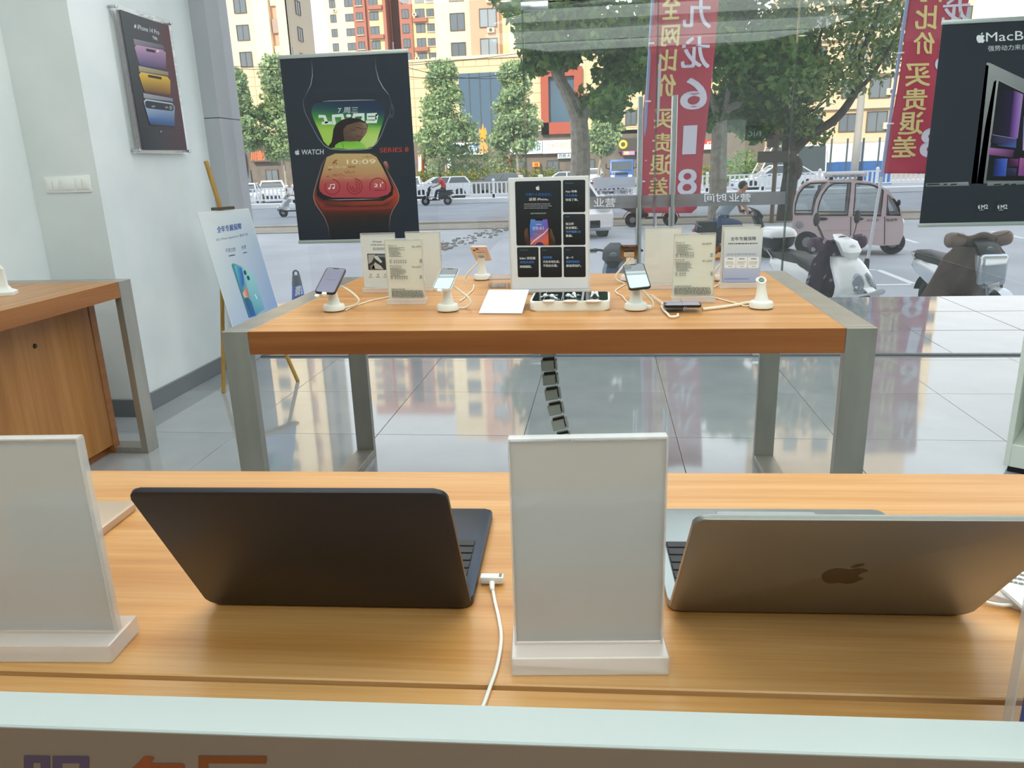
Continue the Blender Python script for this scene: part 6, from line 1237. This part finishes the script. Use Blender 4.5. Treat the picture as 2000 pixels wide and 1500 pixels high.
# scooters
def scooter(name,label,loc,rz,body,boxc=None,cover=None,seatc=M_plast,mirrors=True,S=1.0,front='shield',group=None):
    """x forward; wheelbase about 1.25 m; ground at z=0"""
    t=thing(name,label,'scooter',loc,rz,group); t.scale=(S,S,S)
    wheel(t,-.6,0,.24,.24,.1); wheel(t,.66,0,.24,.24,.09)
    MB().loft([[( .42+.42*math.cos(a)*1.0-.2*0+.24,s*.07,.24+.31*math.sin(a)) for s in (-1,1)]+[( .66+.36*math.cos(a),s*.07,.24+.27*math.sin(a)) for s in (1,-1)] for a in [math.radians(20+140*i/10) for i in range(11)]] if False else [[(.66+.30*math.cos(a),-.075,.24+.30*math.sin(a)),(.66+.31*math.cos(a),0,.24+.315*math.sin(a)),(.66+.30*math.cos(a),.075,.24+.30*math.sin(a)),(.66+.28*math.cos(a),0,.24+.285*math.sin(a))] for a in [math.radians(10+150*i/10) for i in range(11)]]).build('front_fender',body,t)
    MB().loft([[(-.6+.31*math.cos(a),-.07,.24+.31*math.sin(a)),(-.6+.32*math.cos(a),0,.24+.325*math.sin(a)),(-.6+.31*math.cos(a),.07,.24+.31*math.sin(a)),(-.6+.29*math.cos(a),0,.24+.295*math.sin(a))] for a in [math.radians(20+150*i/10) for i in range(11)]]).build('rear_fender',M_plast,t)
    for s in (-1,1): MB().tube([(.66,s*.065,.24),(.5,s*.065,.74)],.022,8).build('fork_leg',M_rim,t)
    MB().prism([(-.95,.62),(-.9,.74),(-.35,.72),(-.1,.6),(-.08,.36),(-.3,.3),(-.55,.45),(-.8,.55)],-.14,.14,'y',.05).build('rear_body',body,t)
    MB().prism([(-.2,.27),(.42,.27),(.46,.33),(-.15,.34)],-.15,.15,'y',.02,1).build('footboard',M_plast,t)
    MB().prism([(-.92,.75),(-.88,.84),(-.5,.82),(-.2,.76),(-.06,.66),(-.1,.6),(-.4,.71),(-.8,.73)],-.13,.13,'y',.035).build('seat',seatc,t)
    # leg shield: broad faired front
    if front=='shield':
        S1=[(.50,.33,.19,.1),(.60,.42,.25,.14),(.62,.52,.26,.14),(.55,.63,.24,.14),(.46,.75,.21,.13),(.38,.85,.15,.1)]
        MB().loft([[(xc-.14,-w*.9,z)]+[(xc-.05+(d+.05)*math.cos(q),w*math.sin(q),z) for q in [math.radians(-90+180*i/10) for i in range(11)]]+[(xc-.14,w*.9,z)] for xc,z,w,d in S1]).build('leg_shield',body,t,angle=60)
        for s in (-1,1): m=MB(); m.M=TR(.70,s*.1,.575)@Matrix.Rotation(math.radians(s*38),4,'Z')@Matrix.Rotation(math.radians(-28),4,'Y'); m.ell((0,0,0),(.035,.075,.125),12,8).build('front_lamp',mat('lamp_smoked','#8d98a4',.08,.5),t)
        MB().loft([[(.6,-.26,.43),(.6,.26,.43),(.6,.26,.40),(.6,-.26,.40)],[(.8,-.2,.455),(.8,.2,.455),(.8,.2,.425),(.8,-.2,.425)],[(.93,-.1,.50),(.93,.1,.50),(.93,.1,.48),(.93,-.1,.48)],[(.97,-.03,.535),(.97,.03,.535),(.97,.03,.52),(.97,-.03,.52)]]).build('front_beak',body,t,angle=60)
        MB().box(.52,.7,-.17,.17,.25,.4,.05,2).build('under_cowl',M_plast,t)
    else:
        MB().loft([[(x,-w,z),(x+.07,-w*.6,z),(x+.08,w*.6,z),(x,w,z),(x-.08,w*.8,z),(x-.08,-w*.8,z)] for x,z,w in ((.5,.52,.07),(.5,.6,.13),(.44,.78,.14),(.38,.9,.11))]).build('leg_shield',body,t)
    MB().loft([[(x,-w,z),(x+.05,-w*.6,z-.02),(x+.05,w*.6,z-.02),(x,w,z),(x-.1,w*.9,z+.03),(x-.1,-w*.9,z+.03)] for x,z,w in ((.45,.84,.07),(.46,.93,.14),(.38,1.03,.14),(.28,1.08,.07))]).build('headlight_cowl',body if front=='shield' else M_plast,t)
    m=MB(); m.M=TR(.45,0,.93)@Matrix.Rotation(math.radians(75),4,'Y'); m.lathe([(0,.03),(.07,.02),(.085,0),(.06,-.06),(0,-.06)],16); m.build('headlight',M_lampw if front=='shield' else mat('lamp_dark_glass','#5f6a6c',.1),t)
    MB().tube([(.14,-.36,1.0),(.22,-.2,1.02),(.28,0,.99),(.22,.2,1.02),(.14,.36,1.0)],.016,8).build('handlebar',M_plast,t)
    for s in (-1,1):
        MB().tube([(.14,s*.34,1.0),(.17,s*.24,1.015)],.024,8).build('hand_grip',M_plast,t)
        MB().tube([(.2,s*.33,.985),(.24,s*.24,.99)],.008,6).build('brake_lever',M_rim,t)
        if mirrors:
            mr=MB(); mr.tube([(.22,s*.2,1.02),(.2,s*.26,1.15),(.17,s*.3,1.24)],.007,6); o=mr.build('mirror',M_plast,t); m=MB(); m.ell((.16,s*.31,1.3),(.015,.05,.085),10,8); m.build('mirror_head',M_plast,o)
    MB().tube([(-.82,-.15,.72),(-1.0,-.1,.8),(-1.0,.1,.8),(-.82,.15,.72)],.014,8).build('grab_rail',M_rim,t); MB().ell((-.96,0,.64),(.03,.1,.035),10,6).build('tail_lamp',M_lampr,t)
    if boxc:
        b=MB().loft([[(x-.97,y,z) for x,y in rr(l,w,.12,4)] for l,w,z in ((.34,.3,.84),(.42,.38,.88),(.46,.42,1.0))]).build('top_box',M_plast,t,angle=50)
        MB().loft([[(x-.97,y,z) for x,y in rr(l,w,r_,4)] for l,w,r_,z in ((.48,.44,.13,1.0),(.475,.435,.13,1.04),(.43,.39,.13,1.09),(.32,.28,.12,1.125),(.16,.13,.06,1.14))]).build('box_lid',boxc,b,angle=60)
        MB().tube([(-.75,-.215,1.0),(-1.18,-.215,1.0)],.014,6).build('box_strip',M_rim,b)
    return t
WHT=mat('scooter_white','#e9eef0',.18,coat=.5)
s_=scooter('scooter','white scooter with purple dotted apron and white top box at the table corner',(2.9,10.5,G),math.radians(-64),WHT,WHT,S=1.04)
PURP=noisy('purple_apron','#3d2542','#4a2e50',6,.7)
v_=PURP.node_tree; vo=nn(PURP,'ShaderNodeTexVoronoi'); vo.inputs['Scale'].default_value=7; tcv=nn(PURP,'ShaderNodeTexCoord'); rpv=nn(PURP,'ShaderNodeValToRGB'); rpv.color_ramp.elements[0].position=.2; rpv.color_ramp.elements[0].color=lin('#b9a8b8')+(1,); rpv.color_ramp.elements[1].position=.25; rpv.color_ramp.elements[1].color=lin('#432a48')+(1,)
v_.links.new(tcv.outputs['Object'],vo.inputs[0]); v_.links.new(vo.outputs['Distance'],rpv.inputs[0]); v_.links.new(rpv.outputs[0],v_.nodes['Principled BSDF'].inputs['Base Color'])
def apron(t,m,spread=.42,dz=0,low=.3,thick=.012,hands=True):
    """quilted leg cover hung over the handlebar, draped behind the shield"""
    def F(u,v):
        y=(u-.5)*2; z=1.07+dz-(1.07+dz-low)*v; w=.36*(1-v)+spread*v if v<.9 else spread
        w=.34-.09*math.sin(min(1,v*3)*math.pi)+(spread-.34)*v
        x=.22-.30*v**1.4*(1-.25*y*y)+.03*math.sin(u*17+v*3)*v+ .0
        if v<.12: x+=.06*(1-v/.12)
        return (x,y*w,z+.02*math.cos(y*6))
    o=MB().grid(F,26,22).build('leg_apron',m,t,angle=80,solid=thick)
    if hands:
        for s in (-1,1): MB().loft([[(.2+.0*a+r*math.cos(q)*.9,s*(.2+.2*a),1.0+dz+r*math.sin(q)) for q in [2*math.pi*i/12 for i in range(12)]] for a,r in ((0,.075),(.4,.09),(.8,.095),(1,.08))]).build('hand_muff',m,t,angle=80)
    return o
apron(s_,PURP,.36,0,.22)
BRN=noisy('brown_rain_apron','#6f5f57','#85746a',2,.55)
s_=scooter('scooter','scooter covered with brown wind apron and hand muffs at far right',(4.56,10.3,G),math.radians(-79),mat('scooter_chrome_front','#cfd8de',.15,.35),None,front='slim',mirrors=False)
apron(s_,BRN,.55,.08,.3); MB().box(.46,.58,-.17,.17,.55,.93,.05,3).build('front_panel',mat('scooter_silver_panel','#c3cdd6',.12,.6),s_)
s_=scooter('scooter','dark blue scooter facing in behind the rear edge of display table',(.17,10.4,G),math.radians(-96),mat('scooter_navy','#2c4a72',.3,coat=.4),None,front='slim',mirrors=False)
s_=scooter('scooter','black scooter parked side-on under the first red banner',tuple(gp(1270,443)),math.radians(8),M_plast,None,front='slim',mirrors=False)
s_=scooter('scooter','silver grey scooter riding past left of the watch poster',tuple(V((gp(578,424).x,gp(578,424).y,G))),math.radians(170),mat('scooter_silver','#b9c0c8',.3,.3),None)
s_=scooter('scooter','black scooter ridden by the man in the grey shirt',(at(1441,450,y=17.2).x,17.2,G),math.radians(6),M_plast,None,front='slim',mirrors=False); sloc=s_.location
s_=scooter('scooter','pink scooter parked at the far roadside right of the board',tuple(onroad(1175,52)),math.radians(20),mat('scooter_pink','#a87a88',.3),None)
s_=scooter('scooter','dark scooter parked at the far roadside right of the pink scooter',tuple(onroad(1200,52.6)),math.radians(160),M_plast,None)
# ---------------- people ----------------
M_skin=noisy('skin_tan','#a9775a','#b58466',3,.55); M_hair=mat('black_hair','#1b1817',.6)
def skin(name,verts,edges,rad,m,par,root=0,lv=1):
    me=bpy.data.meshes.new(name); me.from_pydata([tuple(v) for v in verts],edges,[]); o=bpy.data.objects.new(name,me); COL.objects.link(o); o.parent=par
    sk=o.modifiers.new('skin','SKIN'); sk.use_smooth_shade=True
    lay=me.skin_vertices[0].data if me.skin_vertices else None
    if lay is None:
        bm=bmesh.new(); bm.from_mesh(me); l=bm.verts.layers.skin.verify(); bm.to_mesh(me); bm.free(); lay=me.skin_vertices[0].data
    for i,r in enumerate(rad): lay[i].radius=(r,r) if not isinstance(r,tuple) else r; lay[i].use_root=(i==root)
    ss=o.modifiers.new('subd','SUBSURF'); ss.levels=lv; ss.render_levels=lv; me.materials.append(m); return o
def rider(label,loc,rz,shirt,trousers,S=1.0,lean=.18):
    """seated on a scooter: local x forward, ground z=0, hips on a .83 m seat"""
    t=thing('person',label,'person',loc,rz); t.scale=(S,)*3
    hip=V((-.45,0,.93)); ch=V((-.45+lean,0,1.27)); nk=V((-.45+lean*1.75,0,1.47)); hd=V((-.45+lean*2.2,0,1.64))
    sh=[V((nk.x-.03,s*.19,1.41)) for s in (-1,1)]; el=[V((nk.x+.12,s*.27,1.18)) for s in (-1,1)]; wr=[V((.12,s*.31,1.06)) for s in (-1,1)]; ha=[V((.17,s*.32,1.045)) for s in (-1,1)]
    kn=[V((-.0,s*.13,.82)) for s in (-1,1)]; an=[V((.1,s*.13,.42)) for s in (-1,1)]
    vs=[hip,ch,nk,hd+V((0,0,-.08)),hd+V((0.01,0,.03)),hd+V((0,0,.1))]+[p for s in (0,1) for p in (sh[s],el[s],wr[s],ha[s])]+[p for s in (0,1) for p in (hip+V((0,(-.09,.09)[s],-.02)),kn[s],an[s])]
    ed=[(0,1),(1,2),(2,3),(3,4),(4,5),(2,6),(6,7),(7,8),(8,9),(2,10),(10,11),(11,12),(12,13),(0,14),(14,15),(15,16),(0,17),(17,18),(18,19)]
    rd_=[.13,(.15,.12),.06,.075,.1,.075,.06,.045,.032,.03,.06,.045,.032,.03,.09,.065,.045,.09,.065,.045]
    skin('body',vs,ed,rd_,M_skin,t,0,2)
    skin('shirt',[hip+V((-.01,0,.02)),ch+V((-.03,0,0)),nk+V((-.01,0,-.07))]+[p for s in (0,1) for p in (sh[s],sh[s].lerp(el[s],.65))],[(0,1),(1,2),(2,3),(3,4),(2,5),(5,6)],[(.155,.165),(.175,.15),.1,.09,.075,.09,.075],shirt,t,0,2)
    skin('trousers',[hip+V((0,0,-.03))]+[p for s in (0,1) for p in (hip+V((.04,(-.1,.1)[s],-.05)),kn[s],an[s])],[(0,1),(1,2),(2,3),(0,4),(4,5),(5,6)],[.15,.11,.085,.065,.11,.085,.065],trousers,t,0,2)
    MB().ell((hd.x-.015,0,hd.z+.035),(.108,.09,.105),14,10).build('hair',M_hair,t)
    for s in (-1,1):
        MB().ell((hd.x+.0,s*.085,hd.z-.01),(.02,.012,.03),8,6).build('ear',M_skin,t); MB().ell((hd.x+.092,s*.035,hd.z+.005),(.01,.014,.007),8,6).build('eye',M_hair,t)
        h=ha[0 if s<0 else 1]
        for k in range(4): MB().tube([h+V((.0,(k-1.5)*.017,.012)),h+V((.045-.004*abs(k-1),(k-1.5)*.018,.008)),h+V((.052,(k-1.5)*.018,-.02)),h+V((.03,(k-1.5)*.017,-.035))],.0082,6).build('finger',M_skin,t)
        MB().tube([h+V((-.01,-s*.03,0)),h+V((.02,-s*.048,-.012)),h+V((.035,-s*.04,-.03))],.009,6).build('thumb',M_skin,t)
        a=an[0 if s<0 else 1]; MB().ell((a.x+.05,a.y,a.z-.05),(.13,.048,.045),10,6).build('shoe',M_plast,t)
    MB().ell((hd.x+.105,0,hd.z-.025),(.02,.014,.024),8,6).build('nose',M_skin,t); MB().ell((hd.x+.09,0,hd.z-.062),(.01,.025,.006),8,6).build('mouth',mat('lip_brown','#8a5548',.5),t)
    return t
rider('man in grey T-shirt sitting on a black scooter with arms reaching forward',tuple(sloc),math.radians(6),noisy('grey_tshirt','#8195a2','#92a5b1',4,.85),mat('blue_jeans','#41597a',.85),.93,.24)
_p=onroad(852,43.6); scooter('scooter','tiny dark scooter with red-shirted rider far off before the road railing',tuple(_p),math.radians(185),M_plast,None,mirrors=False,front='slim')
rider('small distant person in red shirt riding past the road railing',tuple(_p),math.radians(185),mat('red_shirt','#c0303a',.8),mat('dark_trousers','#30343c',.85),.97,.1)
# ---------------- banners, cone ----------------
RB=noisy('banner_red','#b4304a','#bd3a54',1.2,.7)
def banner(name,label,y,rows,gold,white,base,poletop,polelow,seed):
    b=gp(*base); b=V((at(*base,y=y).x,y,G)); t=thing(name,label,'banner',b)
    wave=lambda p:.05*math.sin(p.z*2.1+p.x*3+seed)+.025*math.sin(p.x*9+p.z*1.3)
    def row(v):
        for a,c in zip(rows,rows[1:]):
            if a[0]<=v<=c[0] or c is rows[-1]: f=(v-a[0])/(c[0]-a[0]); return a[1]+(c[1]-a[1])*f,a[2]+(c[2]-a[2])*f
    y0,y1=rows[0][0],rows[-1][0]
    def F(u,v):
        py=y0+(y1-y0)*v; l,r=row(py); p=at(l+(r-l)*u,py,y=y); p.y=y+wave(p); return p
    MB().grid(F,24,60).build('cloth',RB,t,angle=80,world=True,solid=.004)
    P=Print(Plane((0,y,0),(1,0,0),(0,0,1)),.012)
    for ch,(x0,y0_,x1,y1_) in gold: P.text(ch,(x1,y1_),(x0,y1_+1),(x1+3,y0_),'#e6d78e',.035,None,4)
    for ch,(x0,y0_,x1,y1_) in white: P.text(ch,(x1,y1_),(x0,y1_+1),(x1+(3 if y1_-y0_<70 else 4),y0_),'#dfe0f2',.03,None,4)
    P.v=[V((p.x,p.y+wave(p),p.z)) for p in P.v]; P.build(t,'lettering',M_print)
    MB().tube([b]+[at(*p,y=y+.03) for p in polelow],.03,8).build('lower_pole',mat('pole_white','#c9cdd6',.4),t,world=True)
    MB().tube([at(*p,y=y+.02) for p in poletop],.03,8).build('pole',mat('pole_bluish','#8f9cc4',.4),t,world=True)
    for k in range(0,len(poletop)-1):
        for f in (.3,.7): p=V(poletop[k]+(0,)).lerp(V(poletop[k+1]+(0,)),f); q=at(p.x,p.y,y=y); MB().tube([q+V((-.03,0,0)),q+V((.07,-.02,0))],.016,6).build('banner_tie',M_rwhite,t,world=True)
    MB().lathe([(0,0),(.05,0),(.05,.16),(.035,.2),(0,.2)],12).build('ground_spike',M_plast,t)
    return t
banner('banner','first red banner with mirrored gold and white characters behind the door handles',14.5,[(-90,1287,1413),(0,1280,1405),(100,1268,1396),(200,1258,1385),(300,1252,1374),(380,1250,1368),(405,1253,1363),(416,1262,1350)],
 [('全',(1293,-12,1326,38)),('网',(1291,50,1324,90)),('比',(1285,97,1320,138)),('价',(1283,145,1318,187)),('买',(1277,212,1313,250)),('贵',(1273,260,1310,296)),('退',(1268,302,1307,340)),('差',(1267,346,1302,381))],
 [('九',(1333,-4,1388,54)),('龙',(1330,72,1384,133)),('6',(1329,153,1378,213)),('1',(1334,245,1358,300)),('8',(1323,330,1359,380))],(1279,545),[(1287,-90),(1275,0),(1258,283),(1250,385)],[(1279,470),(1281,300),(1290,100)],0)
banner('banner','second red banner with mirrored gold characters beside the computer poster',15.3,[(-90,1797,1908),(0,1778,1890),(170,1752,1866),(300,1730,1850),(339,1724,1846)],
 [('全',(1805,-92,1848,-50)),('网',(1798,-42,1840,2)),('比',(1788,10,1830,56)),('价',(1783,63,1824,105)),('买',(1767,124,1812,168)),('贵',(1762,173,1805,215)),('退',(1755,219,1798,262)),('差',(1743,266,1788,306))],
 [('九',(1850,-70,1896,-14)),('龙',(1842,-4,1890,42)),('6',(1826,88,1868,140)),('1',(1826,160,1850,225)),('8',(1796,250,1838,307))],(1692,523),[(1795,-90),(1772,0),(1722,345)],[(1722,345)],2)
cn=thing('traffic_cone','blue traffic cone with dark ring top and white characters outside the window','cone',(at(585,600,y=8.6).x,8.6,G))
k=at(584,545,y=8.6).z-G; MB().lathe([(.17,.03),(.155,.05),(.05,k),(.045,k+.04),(0,k+.045)],20).build('cone_body',mat('cone_blue','#3f63b8',.5),cn); MB().box(-.2,.2,-.2,.2,0,.035,.01,1).build('base',M_plast,cn); MB().lathe([(.062,k-.07),(.05,k+.005),(.045,k+.045),(0,k+.05)],20).build('top_cap',mat('cone_cap','#55606e',.5),cn)
MB().tube([(.032*math.cos(a),0,k+.065+.035*math.sin(a)) for a in [2*math.pi*i/14 for i in range(14)]],.012,6,closed=True).build('carry_ring',MATS['cone_cap'],cn)
P=Print(Plane((0,8.45,0),(1,0,0),(0,0,1)),.001); P.text('禁止停车',(583,578),(597,572),(582,552),'#dfe6f4',.05); P.text('请勿',(571,581),(580,578),(572,562),'#dfe6f4',.05)
cx=cn.location
def _wrap(p):
    r_=.155-.105*min(1,max(0,(p.z-G-.05)/(k-.05))); q=max(-1.25,min(1.25,(p.x-cx.x)/r_)); return V((cx.x+(r_+.003)*math.sin(q),8.6-(r_+.003)*math.cos(q),p.z))
P.v=[_wrap(p) for p in P.v]; P.build(cn,'lettering')
